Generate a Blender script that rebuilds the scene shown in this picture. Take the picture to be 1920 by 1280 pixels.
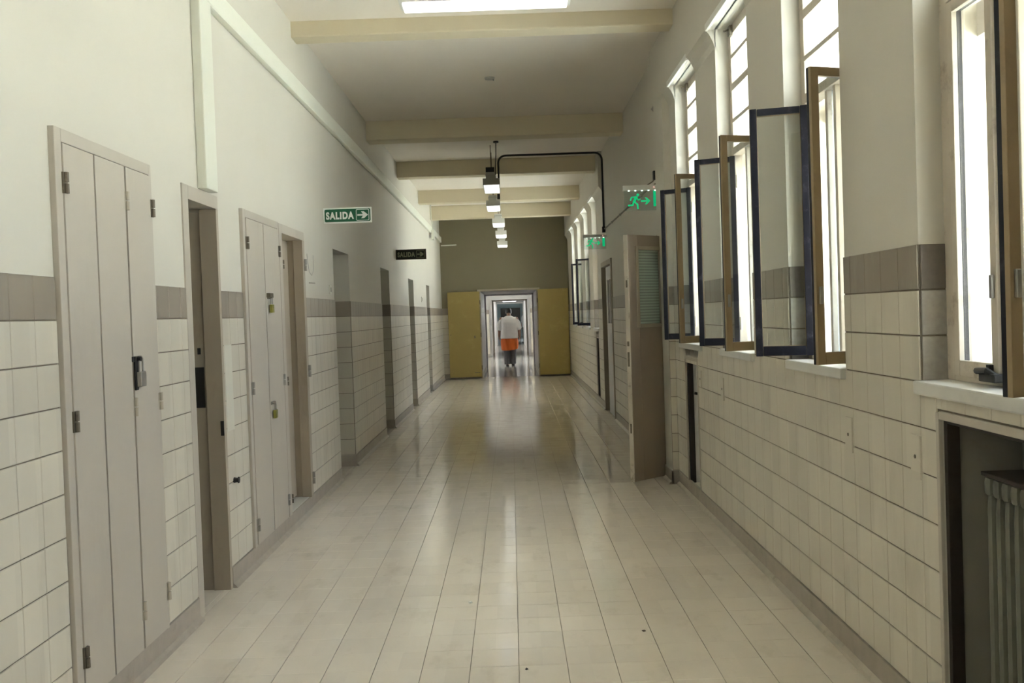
import bpy, bmesh, math, random
from mathutils import Vector, Matrix
random.seed(7)
S = bpy.context.scene
COL = S.collection
for o in list(bpy.data.objects): bpy.data.objects.remove(o)

# ------------------------------------------------------------------ camera
EYE = 1.45; FPX = 1740.0; YAW = 0.000435; PIT = 0.020714; ROLL = 0.0345; PPX, PPY = 960.0, 625.0
Fw = Vector((math.sin(YAW)*math.cos(PIT), math.cos(YAW)*math.cos(PIT), -math.sin(PIT)))
R0 = Vector((math.cos(YAW), -math.sin(YAW), 0)); U0 = R0.cross(Fw)
Rv = R0*math.cos(ROLL) - U0*math.sin(ROLL); Uv = R0*math.sin(ROLL) + U0*math.cos(ROLL)
cd = bpy.data.cameras.new('camera'); cam = bpy.data.objects.new('camera', cd); COL.objects.link(cam)
cd.sensor_width = 36; cd.sensor_fit = 'HORIZONTAL'; cd.lens = FPX/1920*36
cd.shift_x = (960-PPX)/1920; cd.shift_y = (PPY-640)/1920
cd.clip_start = 0.05; cd.clip_end = 300
cam.matrix_world = Matrix(((Rv.x, Uv.x, -Fw.x, 0), (Rv.y, Uv.y, -Fw.y, 0), (Rv.z, Uv.z, -Fw.z, EYE), (0, 0, 0, 1)))
S.camera = cam
def proj(p):
    d = Vector(p) - Vector((0, 0, EYE)); w = d.dot(Fw)
    if w < 0.05: return None
    return (PPX + FPX*d.dot(Rv)/w, PPY - FPX*d.dot(Uv)/w)

# ------------------------------------------------------------------ world (overcast daylight), exposure
W = bpy.data.worlds.new('overcast_sky'); S.world = W; W.use_nodes = True
bg = W.node_tree.nodes['Background']; bg.inputs[1].default_value = 21.0
_n = W.node_tree.nodes; _l = W.node_tree.links          # overcast sky: zenith three times as bright as the horizon
_tc = _n.new('ShaderNodeTexCoord'); _sx = _n.new('ShaderNodeSeparateXYZ'); _l.new(_tc.outputs['Generated'], _sx.inputs[0])
_mr = _n.new('ShaderNodeMapRange'); _mr.inputs['To Min'].default_value = .42; _mr.inputs['To Max'].default_value = 1.26; _l.new(_sx.outputs['Z'], _mr.inputs['Value'])
_vm = _n.new('ShaderNodeVectorMath'); _vm.operation = 'SCALE'; _vm.inputs[0].default_value = (0.75, 0.86, 1.0); _l.new(_mr.outputs[0], _vm.inputs['Scale']); _l.new(_vm.outputs[0], bg.inputs[0])
sd = bpy.data.lights.new('sun', 'SUN'); sd.energy = 320; sd.angle = math.radians(3); sd.color = (1.0, .98, .97)
sun = bpy.data.objects.new('sun', sd); COL.objects.link(sun); sun.location = (10, -20, 30)
sun.rotation_euler = Vector((.10, .62, -.78)).to_track_quat('-Z', 'Y').to_euler()
S.view_settings.view_transform = 'Standard'; S.view_settings.look = 'None'
S.view_settings.exposure = -0.45; S.view_settings.gamma = 1.0; S.view_settings.use_curve_mapping = False
S.cycles.max_bounces = 14; S.cycles.diffuse_bounces = 8; S.cycles.glossy_bounces = 5; S.cycles.transparent_max_bounces = 24
S.cycles.sample_clamp_indirect = 90
S.cycles.caustics_reflective = False; S.cycles.caustics_refractive = False

# layout numbers (metres; Y runs down the corridor)
XL, XR = -1.585, 1.355
YB, YE = -4.4, 21.4
CEIL = 3.71
DADO = 1.636; TP = 0.152; BASE = 0.116
HEAD_X, HEAD_Z = 1.295, 3.214
NEAR_WIN = [(-2.0, -1.245), (-0.57, 0.185), (0.86, 1.615), (2.285, 3.074), (3.755, 4.512), (5.165, 5.94), (6.575, 7.386)]
FAR_WIN = [(14.25, 15.06), (15.8, 16.62), (17.42, 18.26), (19.1, 19.94)]
SEC2_WIN = [(27.0, 27.7), (29.6, 30.3)]
SILL = 1.185
def portal(y0, y1, z0, z1, x):
    l = bpy.data.lights.new('daylight_portal', 'AREA'); l.shape = 'RECTANGLE'; l.size = z1-z0; l.size_y = y1-y0
    l.cycles.is_portal = True
    o = bpy.data.objects.new('daylight_portal', l); COL.objects.link(o)
    o.location = (x, (y0+y1)/2, (z0+z1)/2); o.rotation_euler = (0, math.pi/2, 0)
for a, b in NEAR_WIN + FAR_WIN: portal(a, b, SILL, HEAD_Z, 1.90)
for a, b in SEC2_WIN: portal(a, b, 0.9, 2.9, 1.66)
portal(50.0, 52.5, 0.9, 2.8, 2.45)

# ------------------------------------------------------------------ helpers
class MB:
    def __init__(self): self.v = []; self.f = []; self.mi = []; self.cur = 0
    def add(self, vs, fs):
        n = len(self.v); self.v += [tuple(x) for x in vs]
        for f in fs: self.f.append(tuple(i+n for i in f)); self.mi.append(self.cur)
        return self
    def box(self, x0, x1, y0, y1, z0, z1, bev=0.0):
        if x0 > x1: x0, x1 = x1, x0
        if y0 > y1: y0, y1 = y1, y0
        if z0 > z1: z0, z1 = z1, z0
        if bev <= 0:
            vs = [(x, y, z) for x in (x0, x1) for y in (y0, y1) for z in (z0, z1)]
            return self.add(vs, [(0,1,3,2),(4,6,7,5),(0,4,5,1),(2,3,7,6),(0,2,6,4),(1,5,7,3)])
        return self.obox(Vector(((x0+x1)/2,(y0+y1)/2,(z0+z1)/2)), Vector((1,0,0)), Vector((0,1,0)), Vector((0,0,1)), x1-x0, y1-y0, z1-z0, bev)
    def obox(self, c, a, b, n, la, lb, ln, bev=0.0):
        """box along unit vectors a, b, n with chamfered edges"""
        c = Vector(c); a = Vector(a); b = Vector(b); n = Vector(n)
        if bev <= 0:
            vs = [c + a*sa*la/2 + b*sb*lb/2 + n*sn*ln/2 for sa in (-1,1) for sb in (-1,1) for sn in (-1,1)]
            return self.add(vs, [(0,1,3,2),(4,6,7,5),(0,4,5,1),(2,3,7,6),(0,2,6,4),(1,5,7,3)])
        bm = bmesh.new(); bmesh.ops.create_cube(bm, size=1)
        for v in bm.verts: v.co = Vector((v.co.x*la, v.co.y*lb, v.co.z*ln))
        bmesh.ops.bevel(bm, geom=list(bm.edges), offset=min(bev, la*.45, lb*.45, ln*.45), segments=2, affect='EDGES', profile=0.6)
        bm.verts.index_update()
        self.add([c + a*v.co.x + b*v.co.y + n*v.co.z for v in bm.verts], [tuple(v.index for v in f.verts) for f in bm.faces])
        bm.free(); return self
    def tube(self, pts, r, seg=10, cap=True):
        pts = [Vector(p) for p in pts]; rings = []
        rr = r if isinstance(r, (list, tuple)) else [r]*len(pts)
        prev = None
        for i, p in enumerate(pts):
            t = (pts[min(i+1, len(pts)-1)] - pts[max(i-1, 0)]).normalized()
            if prev is None:
                ref = Vector((0,0,1)) if abs(t.z) < .9 else Vector((1,0,0)); u = t.cross(ref).normalized()
            else:
                u = (prev - t*prev.dot(t)).normalized()
            prev = u; w = t.cross(u)
            rings.append([p + (u*math.cos(k*2*math.pi/seg) + w*math.sin(k*2*math.pi/seg))*rr[i] for k in range(seg)])
        vs = [v for r_ in rings for v in r_]; fs = []
        for i in range(len(pts)-1):
            for k in range(seg):
                a = i*seg+k; b = i*seg+(k+1) % seg; fs.append((a, b, b+seg, a+seg))
        if cap: fs.append(tuple(range(seg-1, -1, -1))); fs.append(tuple((len(pts)-1)*seg+k for k in range(seg)))
        return self.add(vs, fs)
    def loft(self, rings, cap=True):
        n = len(rings[0]); vs = [v for r in rings for v in r]; fs = []
        for i in range(len(rings)-1):
            for k in range(n):
                a = i*n+k; b = i*n+(k+1) % n; fs.append((a, b, b+n, a+n))
        if cap: fs.append(tuple(range(n-1, -1, -1))); fs.append(tuple((len(rings)-1)*n+k for k in range(n)))
        return self.add(vs, fs)
    def prism(self, poly, d):
        """closed polygon (3D points) extruded by vector d"""
        n = len(poly); d = Vector(d); vs = [Vector(p) for p in poly] + [Vector(p)+d for p in poly]
        fs = [tuple(range(n-1, -1, -1)), tuple(range(n, 2*n))] + [(k, (k+1) % n, n+(k+1) % n, n+k) for k in range(n)]
        return self.add(vs, fs)
    def ball(self, c, rx, ry=None, rz=None, seg=16, rings=10):
        ry = ry or rx; rz = rz or rx; c = Vector(c); vs = [c+Vector((0,0,rz))]; fs = []
        for i in range(1, rings):
            t = math.pi*i/rings
            for k in range(seg):
                p = 2*math.pi*k/seg; vs.append(c+Vector((rx*math.sin(t)*math.cos(p), ry*math.sin(t)*math.sin(p), rz*math.cos(t))))
        vs.append(c-Vector((0,0,rz)))
        for k in range(seg): fs.append((0, 1+k, 1+(k+1) % seg))
        for i in range(rings-2):
            for k in range(seg):
                a = 1+i*seg+k; b = 1+i*seg+(k+1) % seg; fs.append((a, a+seg, b+seg, b))
        l = len(vs)-1; o = 1+(rings-2)*seg
        for k in range(seg): fs.append((l, o+(k+1) % seg, o+k))
        return self.add(vs, fs)
    def build(self, name, mats, parent=None, smooth=False):
        me = bpy.data.meshes.new(name)
        off = Vector(parent.matrix_basis.translation) if parent else Vector((0,0,0))
        if parent and parent.parent: off = off + Vector(parent.parent.matrix_basis.translation)
        me.from_pydata([tuple(Vector(v)-off) for v in self.v], [], self.f)
        bm = bmesh.new(); bm.from_mesh(me); bmesh.ops.recalc_face_normals(bm, faces=bm.faces); bm.to_mesh(me); bm.free()
        for m in (mats if isinstance(mats, (list, tuple)) else [mats]): me.materials.append(m)
        if len(me.polygons) == len(self.mi): me.polygons.foreach_set('material_index', self.mi)
        if smooth: me.polygons.foreach_set('use_smooth', [True]*len(me.polygons))
        o = bpy.data.objects.new(name, me); COL.objects.link(o)
        if parent: o.parent = parent
        return o
def empty(name, loc):
    o = bpy.data.objects.new(name, None); o.empty_display_size = .1; o.location = loc; COL.objects.link(o); return o
def tag(o, label, cat, group=None):
    o['label'] = label; o['category'] = cat
    if group: o['group'] = group
    return o
def struct(o, label=None):
    o['kind'] = 'structure'
    if label: o['label'] = label
    return o

# ------------------------------------------------------------------ materials
def mat(name, col, rough=.6, var=.08, scale=6, metal=0, spec=.5, emit=None, bump=0, bscale=60, stain=None, stain_amt=.0, stain_scale=3, stretch=(1,1,1), coat=0, alpha=1, tr=0):
    m = bpy.data.materials.new(name); m.use_nodes = True; nt = m.node_tree; N = nt.nodes; Lk = nt.links
    b = N['Principled BSDF']; b.inputs['Roughness'].default_value = rough; b.inputs['Metallic'].default_value = metal
    b.inputs['Specular IOR Level'].default_value = spec; b.inputs['Coat Weight'].default_value = coat
    g = N.new('ShaderNodeNewGeometry'); mp = N.new('ShaderNodeMapping'); mp.inputs['Scale'].default_value = stretch
    Lk.new(g.outputs['Position'], mp.inputs['Vector'])
    nz = N.new('ShaderNodeTexNoise'); nz.inputs['Scale'].default_value = scale; nz.inputs['Detail'].default_value = 4
    Lk.new(mp.outputs[0], nz.inputs['Vector'])
    mx = N.new('ShaderNodeMix'); mx.data_type = 'RGBA'
    c = Vector(col); mx.inputs[6].default_value = (*(c*(1-var)), 1); mx.inputs[7].default_value = (*(Vector([min(1, k) for k in c*(1+var)])), 1)
    Lk.new(nz.outputs['Fac'], mx.inputs[0]); out = mx.outputs[2]
    if stain:
        n2 = N.new('ShaderNodeTexNoise'); n2.inputs['Scale'].default_value = stain_scale; n2.inputs['Detail'].default_value = 6; n2.inputs['Roughness'].default_value = .65
        Lk.new(mp.outputs[0], n2.inputs['Vector'])
        r = N.new('ShaderNodeMapRange'); r.inputs['From Min'].default_value = .56; r.inputs['From Max'].default_value = .72; r.inputs['To Max'].default_value = stain_amt
        Lk.new(n2.outputs['Fac'], r.inputs['Value'])
        m2 = N.new('ShaderNodeMix'); m2.data_type = 'RGBA'; m2.inputs[7].default_value = (*stain, 1)
        Lk.new(r.outputs[0], m2.inputs[0]); Lk.new(out, m2.inputs[6]); out = m2.outputs[2]
    Lk.new(out, b.inputs['Base Color'])
    if bump:
        n3 = N.new('ShaderNodeTexNoise'); n3.inputs['Scale'].default_value = bscale; n3.inputs['Detail'].default_value = 3
        Lk.new(g.outputs['Position'], n3.inputs['Vector'])
        bp = N.new('ShaderNodeBump'); bp.inputs['Strength'].default_value = bump; bp.inputs['Distance'].default_value = .004
        Lk.new(n3.outputs['Fac'], bp.inputs['Height']); Lk.new(bp.outputs[0], b.inputs['Normal'])
    if emit:
        b.inputs['Emission Color'].default_value = (*emit[0], 1); b.inputs['Emission Strength'].default_value = emit[1]
    return m
def tile_mat(name, col, rough, var, swap, pitch=TP, stain=(.3,.27,.2), stain_amt=.25, stretch=(1,1,.25)):
    """glazed tile: each tile a slightly different tone, faint streaks"""
    m = mat(name, col, rough, .05, 9, stain=stain, stain_amt=stain_amt, stain_scale=5, stretch=stretch)
    nt = m.node_tree; N = nt.nodes; Lk = nt.links; b = N['Principled BSDF']
    src = b.inputs['Base Color'].links[0].from_socket
    g = N.new('ShaderNodeNewGeometry'); mu = N.new('ShaderNodeVectorMath'); mu.operation = 'MULTIPLY_ADD'
    mu.inputs[1].default_value = [0 if k == swap else 1/pitch for k in range(3)]
    mu.inputs[2].default_value = (.5 + .017/pitch, 0, 0) if swap == 2 else (0, 0, (-BASE/TP) % 1)
    fl = N.new('ShaderNodeVectorMath'); fl.operation = 'FLOOR'; wn = N.new('ShaderNodeTexWhiteNoise')
    Lk.new(g.outputs['Position'], mu.inputs[0]); Lk.new(mu.outputs[0], fl.inputs[0]); Lk.new(fl.outputs[0], wn.inputs['Vector'])
    r = N.new('ShaderNodeMapRange'); r.inputs['To Min'].default_value = 1-var; r.inputs['To Max'].default_value = 1+var*.6
    Lk.new(wn.outputs['Value'], r.inputs['Value'])
    mm = N.new('ShaderNodeVectorMath'); mm.operation = 'MULTIPLY'
    Lk.new(src, mm.inputs[0]); Lk.new(r.outputs[0], mm.inputs[1]); Lk.new(mm.outputs[0], b.inputs['Base Color'])
    return m
M = {}
M['paint'] = mat('cream_wall_paint', (.60, .57, .505), .62, .03, 2.5, bump=.12, bscale=35, stain=(.55,.52,.43), stain_amt=.18, stain_scale=1.2)
M['ceil'] = mat('ceiling_paint', (.79, .735, .655), .75, .03, 2, bump=.1, bscale=30)
M['beam'] = mat('beam_paint', (.67, .595, .44), .7, .03, 2, bump=.1, bscale=30)
M['endpaint'] = mat('olive_cream_paint', (.22, .195, .12), .65, .04, 2, bump=.1, bscale=30)
M['soffit'] = mat('lit_edge_white', (.82, .82, .79), .5, .03, 4)  # whiter than the header, standing in for light on its edge
M['trunk'] = mat('painted_trunking', (.70, .70, .62), .5, .04, 4)
M['mortar'] = mat('tile_grout', (.20, .17, .13), .9, .15, 12)
M['tile'] = tile_mat('cream_glazed_tile', (.62, .575, .49), .32, .07, 0)
M['dark'] = tile_mat('taupe_glazed_tile', (.29, .25, .205), .35, .10, 0, stain=(.45,.41,.34), stain_amt=.4)
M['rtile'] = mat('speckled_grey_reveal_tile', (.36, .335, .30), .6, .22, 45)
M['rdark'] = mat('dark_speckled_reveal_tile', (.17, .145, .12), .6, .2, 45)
M['base'] = mat('stone_baseboard', (.39, .345, .295), .45, .2, 14, stain=(.2,.17,.13), stain_amt=.5, stain_scale=7)
M['lip'] = mat('pale_cove_strip', (.46, .42, .35), .4, .15, 14, stain=(.25,.22,.17), stain_amt=.6, stain_scale=9)
M['floor'] = tile_mat('polished_floor_tile', (.73, .67, .59), .105, .04, 2, pitch=.2, stain=(.42,.37,.28), stain_amt=.3, stretch=(1,.5,1))
M['joint'] = mat('floor_joint', (.33, .295, .24), .7, .1, 12)
M['slab'] = mat('floor_slab', (.58, .53, .47), .12, .08, 5)
M['cup'] = mat('grey_beige_door_paint', (.485, .44, .38), .5, .05, 3, bump=.1, bscale=25, stain=(.40,.355,.30), stain_amt=.35, stain_scale=4, stretch=(1,1,.35))
M['jamb'] = mat('brown_beige_jamb_paint', (.40, .34, .265), .55, .07, 4, stain=(.22,.18,.13), stain_amt=.5, stain_scale=5, stretch=(1,1,.3))
M['slabdoor'] = mat('taupe_door_paint', (.33, .27, .215), .42, .06, 3, stain=(.25,.2,.16), stain_amt=.3, stain_scale=3)
M['dooredge'] = mat('worn_pale_door_edge', (.58, .53, .45), .6, .08, 9, stain=(.2,.14,.09), stain_amt=.8, stain_scale=12)
M['yellow'] = mat('mustard_door_paint', (.36, .275, .085), .45, .06, 3, stain=(.5,.4,.16), stain_amt=.4, stain_scale=3)
M['brown'] = mat('ochre_brown_sash_paint', (.30, .22, .125), .5, .1, 6, stain=(.2,.14,.08), stain_amt=.5, stain_scale=8)
M['navy'] = mat('navy_black_sash_paint', (.008, .008, .014), .42, .3, 9, spec=.3, stain=(.13,.13,.17), stain_amt=.3, stain_scale=14)
M['frame'] = mat('weathered_window_frame', (.55, .49, .41), .55, .12, 8, stain=(.26,.19,.14), stain_amt=.7, stain_scale=10)
M['bar'] = mat('grey_window_bar', (.42, .40, .38), .5, .1, 8)
M['marble'] = mat('pale_marble', (.62, .61, .58), .28, .12, 7, stain=(.4,.4,.39), stain_amt=.5, stain_scale=5)
M['brass'] = mat('brass', (.42, .40, .10), .35, .15, 30, metal=.8)
M['steel'] = mat('dull_steel', (.38, .36, .33), .42, .15, 25, metal=.8)
M['hinge'] = mat('dark_hinge_metal', (.16, .135, .10), .5, .25, 25, metal=.5, stain=(.45,.4,.3), stain_amt=.5, stain_scale=20)
M['phinge'] = mat('painted_hinge', (.44, .39, .31), .5, .1, 25)
M['black'] = mat('black_metal', (.018, .016, .014), .5, .2, 20)
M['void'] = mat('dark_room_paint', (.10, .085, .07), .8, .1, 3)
M['radiator'] = mat('old_cast_iron_radiator', (.15, .147, .115), .5, .2, 14, stain=(.06,.05,.04), stain_amt=.8, stain_scale=9, stretch=(1,1,.3))
M['niche'] = mat('grey_niche_plaster', (.27, .255, .215), .7, .08, 4, stain=(.2,.17,.13), stain_amt=.5, stain_scale=4)
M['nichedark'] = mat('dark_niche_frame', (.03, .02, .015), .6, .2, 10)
M['whitepanel'] = mat('white_panel_paint', (.68, .66, .65), .5, .05, 5, stain=(.4,.36,.3), stain_amt=.4, stain_scale=4)
M['sheet'] = mat('cream_plastic_sheet', (.70, .68, .60), .35, .03, 5)
M['lamp_grey'] = mat('grey_lamp_housing', (.42, .41, .37), .45, .06, 10)
M['lamp_white'] = mat('white_lamp_housing', (.74, .73, .69), .45, .04, 10)
M['tubelight'] = mat('fluorescent_diffuser', (.9, .9, .9), .4, .0, 5, emit=((.95, .98, 1.0), 2.2))
M['green'] = mat('green_sign_face', (.008, .105, .045), .4, .03, 12)
M['signwhite'] = mat('white_sign_print', (.74, .76, .72), .4, .02, 12)
M['darksign'] = mat('blackish_green_sign_face', (.010, .012, .006), .35, .1, 12)
M['dimprint'] = mat('dull_olive_sign_print', (.30, .31, .20), .5, .05, 12)
M['greenlit'] = mat('lit_green_print', (.0, .35, .14), .4, .0, 12, emit=((.0, .6, .22), .8))
M['led'] = mat('white_led', (.9, 1, .95), .4, .0, 12, emit=((.75, 1.0, .88), 4.0))
M['redled'] = mat('red_led', (1, .4, .4), .4, .0, 12, emit=((1, .45, .42), 2.0))
M['skin'] = mat('skin', (.33, .17, .115), .55, .06, 20)
M['hair'] = mat('dark_hair', (.02, .016, .013), .5, .3, 60)
M['tee'] = mat('white_cotton', (.80, .78, .78), .8, .04, 20, bump=.2, bscale=18)
M['orange'] = mat('orange_cloth', (.70, .145, .02), .75, .08, 12, bump=.2, bscale=18)
M['trouser'] = mat('grey_trouser_cloth', (.14, .135, .145), .8, .12, 16, bump=.2, bscale=18)
M['shoe'] = mat('dark_shoe', (.05, .045, .045), .5, .1, 20)
M['lawn'] = mat('lawn', (.39, .41, .36), .9, .25, 1.5)
M['lav'] = mat('lavender_grey_paint', (.56, .53, .55), .6, .03, 3)
M['pwhite'] = mat('white_passage_paint', (.80, .80, .78), .6, .03, 3)
M['hall'] = mat('grey_hall_paint', (.40, .38, .375), .6, .04, 3)
M['fillpanel'] = mat('added_panel_glow', (.9, .9, .9), .4, .0, 5, emit=((1.0, .97, .97), 7.0))  # glow for the panels added in the far passage
M['teal'] = mat('grey_blue_paint', (.38, .43, .45), .6, .04, 3)
M['doorbrown'] = mat('dark_brown_door', (.085, .065, .05), .5, .15, 6)
def glass_mat(name, tint, refl, rough=.02, veil=0.0):
    m = bpy.data.materials.new(name); m.use_nodes = True; nt = m.node_tree; N = nt.nodes; Lk = nt.links
    N.remove(N['Principled BSDF']); out = N['Material Output']
    t = N.new('ShaderNodeBsdfTransparent'); t.inputs[0].default_value = (*tint, 1)
    g = N.new('ShaderNodeBsdfGlossy'); g.inputs['Roughness'].default_value = rough; g.inputs[0].default_value = (.95, .97, 1, 1)
    fr = N.new('ShaderNodeLayerWeight'); fr.inputs['Blend'].default_value = .5      # 1-cos, same from both sides of a thin pane
    pw = N.new('ShaderNodeMath'); pw.operation = 'POWER'; pw.inputs[1].default_value = 5; Lk.new(fr.outputs['Facing'], pw.inputs[0])
    mt = N.new('ShaderNodeMath'); mt.operation = 'MULTIPLY_ADD'; mt.inputs[1].default_value = .9*refl; mt.inputs[2].default_value = .04*refl
    Lk.new(pw.outputs[0], mt.inputs[0]); mx = N.new('ShaderNodeMixShader')
    Lk.new(mt.outputs[0], mx.inputs[0]); Lk.new(t.outputs[0], mx.inputs[1]); Lk.new(g.outputs[0], mx.inputs[2])
    last = mx
    if veil:
        d = N.new('ShaderNodeBsdfTranslucent'); d.inputs[0].default_value = (.85, .9, .95, 1)
        m2 = N.new('ShaderNodeMixShader'); m2.inputs[0].default_value = veil
        Lk.new(mx.outputs[0], m2.inputs[1]); Lk.new(d.outputs[0], m2.inputs[2]); last = m2
    Lk.new(last.outputs[0], out.inputs[0]); return m
M['glass'] = glass_mat('window_glass', (.95, .97, .97), 1.0)
M['frosted'] = glass_mat('dusty_window_glass', (.92, .95, .97), .8, .08, veil=.25)
M['acrylic'] = glass_mat('clear_acrylic', (.90, .95, .92), 1.0, .03, veil=.10)
def blind_mat():
    m = mat('pale_green_slatted_blind', (.62, .70, .62), .4, .03, 6)
    nt = m.node_tree; N = nt.nodes; Lk = nt.links; b = N['Principled BSDF']; src = b.inputs['Base Color'].links[0].from_socket
    g = N.new('ShaderNodeNewGeometry'); w = N.new('ShaderNodeTexWave'); w.bands_direction = 'Z'; w.inputs['Scale'].default_value = 13; w.inputs['Distortion'].default_value = 0
    Lk.new(g.outputs['Position'], w.inputs['Vector'])
    r = N.new('ShaderNodeMapRange'); r.inputs['To Min'].default_value = .62; r.inputs['To Max'].default_value = 1.1; Lk.new(w.outputs['Fac'], r.inputs['Value'])
    mm = N.new('ShaderNodeVectorMath'); mm.operation = 'MULTIPLY'; Lk.new(src, mm.inputs[0]); Lk.new(r.outputs[0], mm.inputs[1]); Lk.new(mm.outputs[0], b.inputs['Base Color'])
    return m
M['blind'] = blind_mat()

# ------------------------------------------------------------------ wall slabs with openings
def slab_wall(name, x0, x1, ya, yb, za, zb, holes, m, axis='x', parent=None):
    """solid slab between planes x0 and x1 with rectangular holes (u0,u1,z0,z1); axis 'x': u = Y, axis 'y': u = X"""
    us = sorted({ya, yb, *[h for q in holes for h in q[:2] if ya < h < yb]}); zs = sorted({za, zb, *[h for q in holes for h in q[2:] if za < h < zb]})
    def solid(i, j):
        if i < 0 or j < 0 or i >= len(us)-1 or j >= len(zs)-1: return False
        u = (us[i]+us[i+1])/2; z = (zs[j]+zs[j+1])/2
        return not any(q[0] < u < q[1] and q[2] < z < q[3] for q in holes)
    mb = MB(); P = (lambda x, u, z: (x, u, z)) if axis == 'x' else (lambda x, u, z: (u, x, z))
    for i in range(len(us)-1):
        for j in range(len(zs)-1):
            if not solid(i, j): continue
            u0, u1, z0, z1 = us[i], us[i+1], zs[j], zs[j+1]
            for x in (x0, x1): mb.add([P(x,u0,z0), P(x,u1,z0), P(x,u1,z1), P(x,u0,z1)], [(0,1,2,3)])
            for di, dj, q in ((-1,0,((u0,z0),(u0,z1))), (1,0,((u1,z0),(u1,z1))), (0,-1,((u0,z0),(u1,z0))), (0,1,((u0,z1),(u1,z1)))):
                if not solid(i+di, j+dj):
                    (a, b), (c, d) = q; mb.add([P(x0,a,b), P(x0,c,d), P(x1,c,d), P(x1,a,b)], [(0,1,2,3)])
    o = mb.build(name, m, parent)
    bm = bmesh.new(); bm.from_mesh(o.data); bmesh.ops.remove_doubles(bm, verts=bm.verts, dist=1e-5); bmesh.ops.recalc_face_normals(bm, faces=bm.faces); bm.to_mesh(o.data); bm.free()
    return o

# left wall
CUP1 = (3.233, 4.10); CUP2 = (5.49, 6.335)
D1 = (4.56, 5.055, 0, 2.11); D2 = (6.40, 7.085, 0.112, 2.10)
OPEN = [(8.37, 9.177, 0, 2.095), (11.41, 12.21, 0, 2.08), (14.5, 15.24, 0, 2.065), (17.55, 18.2, 0, 2.06)]
wall_left = struct(slab_wall('wall_left', XL, XL-.30, YB, YE, 0, CEIL, [D1, D2] + OPEN, M['paint']), 'long cream corridor wall with tiled dado and cupboards')
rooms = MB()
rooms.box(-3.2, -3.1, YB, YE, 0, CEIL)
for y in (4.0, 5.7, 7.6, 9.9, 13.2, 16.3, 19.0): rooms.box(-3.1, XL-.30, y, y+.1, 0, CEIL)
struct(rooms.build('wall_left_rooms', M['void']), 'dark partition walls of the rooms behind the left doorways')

# right wall: inner layer has the radiator niches, outer layer does not
NICHE = [(2.30, 2.935, 0.09, 1.07), (6.775, 7.225, 0.09, 1.055), (14.35, 14.75, 0.09, 1.05)]
DR1 = (8.10, 8.95, 0, 2.10); DR2 = (12.30, 13.55, 0, 2.13)
wins = [(a, b, SILL-.045, HEAD_Z) for a, b in NEAR_WIN + FAR_WIN]
wall_right = struct(slab_wall('wall_right', XR, 1.62, YB, YE, 0, CEIL, wins + NICHE + [DR1, DR2], M['paint']), 'window wall of the corridor with tiled dado')
slab_wall('outer_leaf', 1.62, 1.88, YB, YE, 0, CEIL, wins + [DR1, DR2], M['paint'], parent=wall_right)  # unseen depth thickened to cut slanting daylight into the middle bay
hb = MB()
def header(y0, y1, openings, piers):
    hb.box(HEAD_X, XR+.01, y0, y1, HEAD_Z, CEIL+.01)
    for a, b in piers:
        hb.prism([(HEAD_X, a, HEAD_Z+.001), (XR+.005, a, HEAD_Z+.001), (XR+.005, a, HEAD_Z-.13), (XR-.012, a, HEAD_Z-.075), (XR-.035, a, HEAD_Z-.028)], (0, b-a, 0))
def piers_of(win, y0, y1):
    e = [y0] + [v for w in win for v in w] + [y1]; return [(e[i], e[i+1]) for i in range(0, len(e), 2)]
header(YB, 8.23, NEAR_WIN, piers_of(NEAR_WIN, YB, 8.23)); header(13.15, YE, FAR_WIN, piers_of(FAR_WIN, 13.15, YE))
hb.box(HEAD_X, XR+.01, 7.66, 8.09, 0, HEAD_Z+.01)
hb.build('window_header', M['paint'], wall_right)
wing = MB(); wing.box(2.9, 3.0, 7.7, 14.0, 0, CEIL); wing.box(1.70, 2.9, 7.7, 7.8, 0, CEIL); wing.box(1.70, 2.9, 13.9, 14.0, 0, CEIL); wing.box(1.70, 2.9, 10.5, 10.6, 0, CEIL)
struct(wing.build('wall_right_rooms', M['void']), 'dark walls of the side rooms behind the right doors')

# ceiling, beams
cl = MB(); cl.box(-3.3, 3.0, YB-.1, YE+.1, CEIL, CEIL+.25); ceiling = struct(cl.build('ceiling', M['ceil']), 'cream plaster ceiling crossed by beams')
for (y0, y1, z) in ((7.04, 7.23, 3.592), (10.66, 10.92, 3.49), (13.5, 13.74, 3.485), (16.6, 16.84, 3.478), (19.0, 19.26, 3.44), (3.2, 3.42, 3.59), (-.4, -.18, 3.59)):
    b = MB(); b.box(XL-.01, XR+.01, y0, y1, z, CEIL+.02, .012); b.build('ceiling_beam', M['beam'], ceiling)

# back wall, far wall
bw = MB(); bw.box(-3.2, 1.7, YB-.12, YB, 0, CEIL); struct(bw.build('wall_back', M['paint']), 'cream wall closing the corridor behind the viewpoint')
DOORX = (-.70, .615)
wall_far = struct(slab_wall('wall_far', YE, YE+.12, XL-.3, 1.7, 0, CEIL, [(DOORX[0], DOORX[1], 0, 2.0)], M['endpaint'], axis='y'), 'olive cream wall at the corridor end with a double doorway')
# floor
fl = MB(); fl.box(-3.2, 3.0, YB-.12, 21.6, -.15, -.006); floor = struct(fl.build('floor', M['joint']), 'polished cream tile floor of the corridor')
f2 = MB(); f2.box(-2.6, 2.6, 21.6, 61, -.15, 0); struct(f2.build('floor_passage', M['slab']), 'polished pale floor running through the far doorways')
g = MB(); g.box(1.70, 60, -40, 100, -.5, -.3); struct(g.build('ground_lawn', M['lawn']), 'lawn outside the windows')

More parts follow.
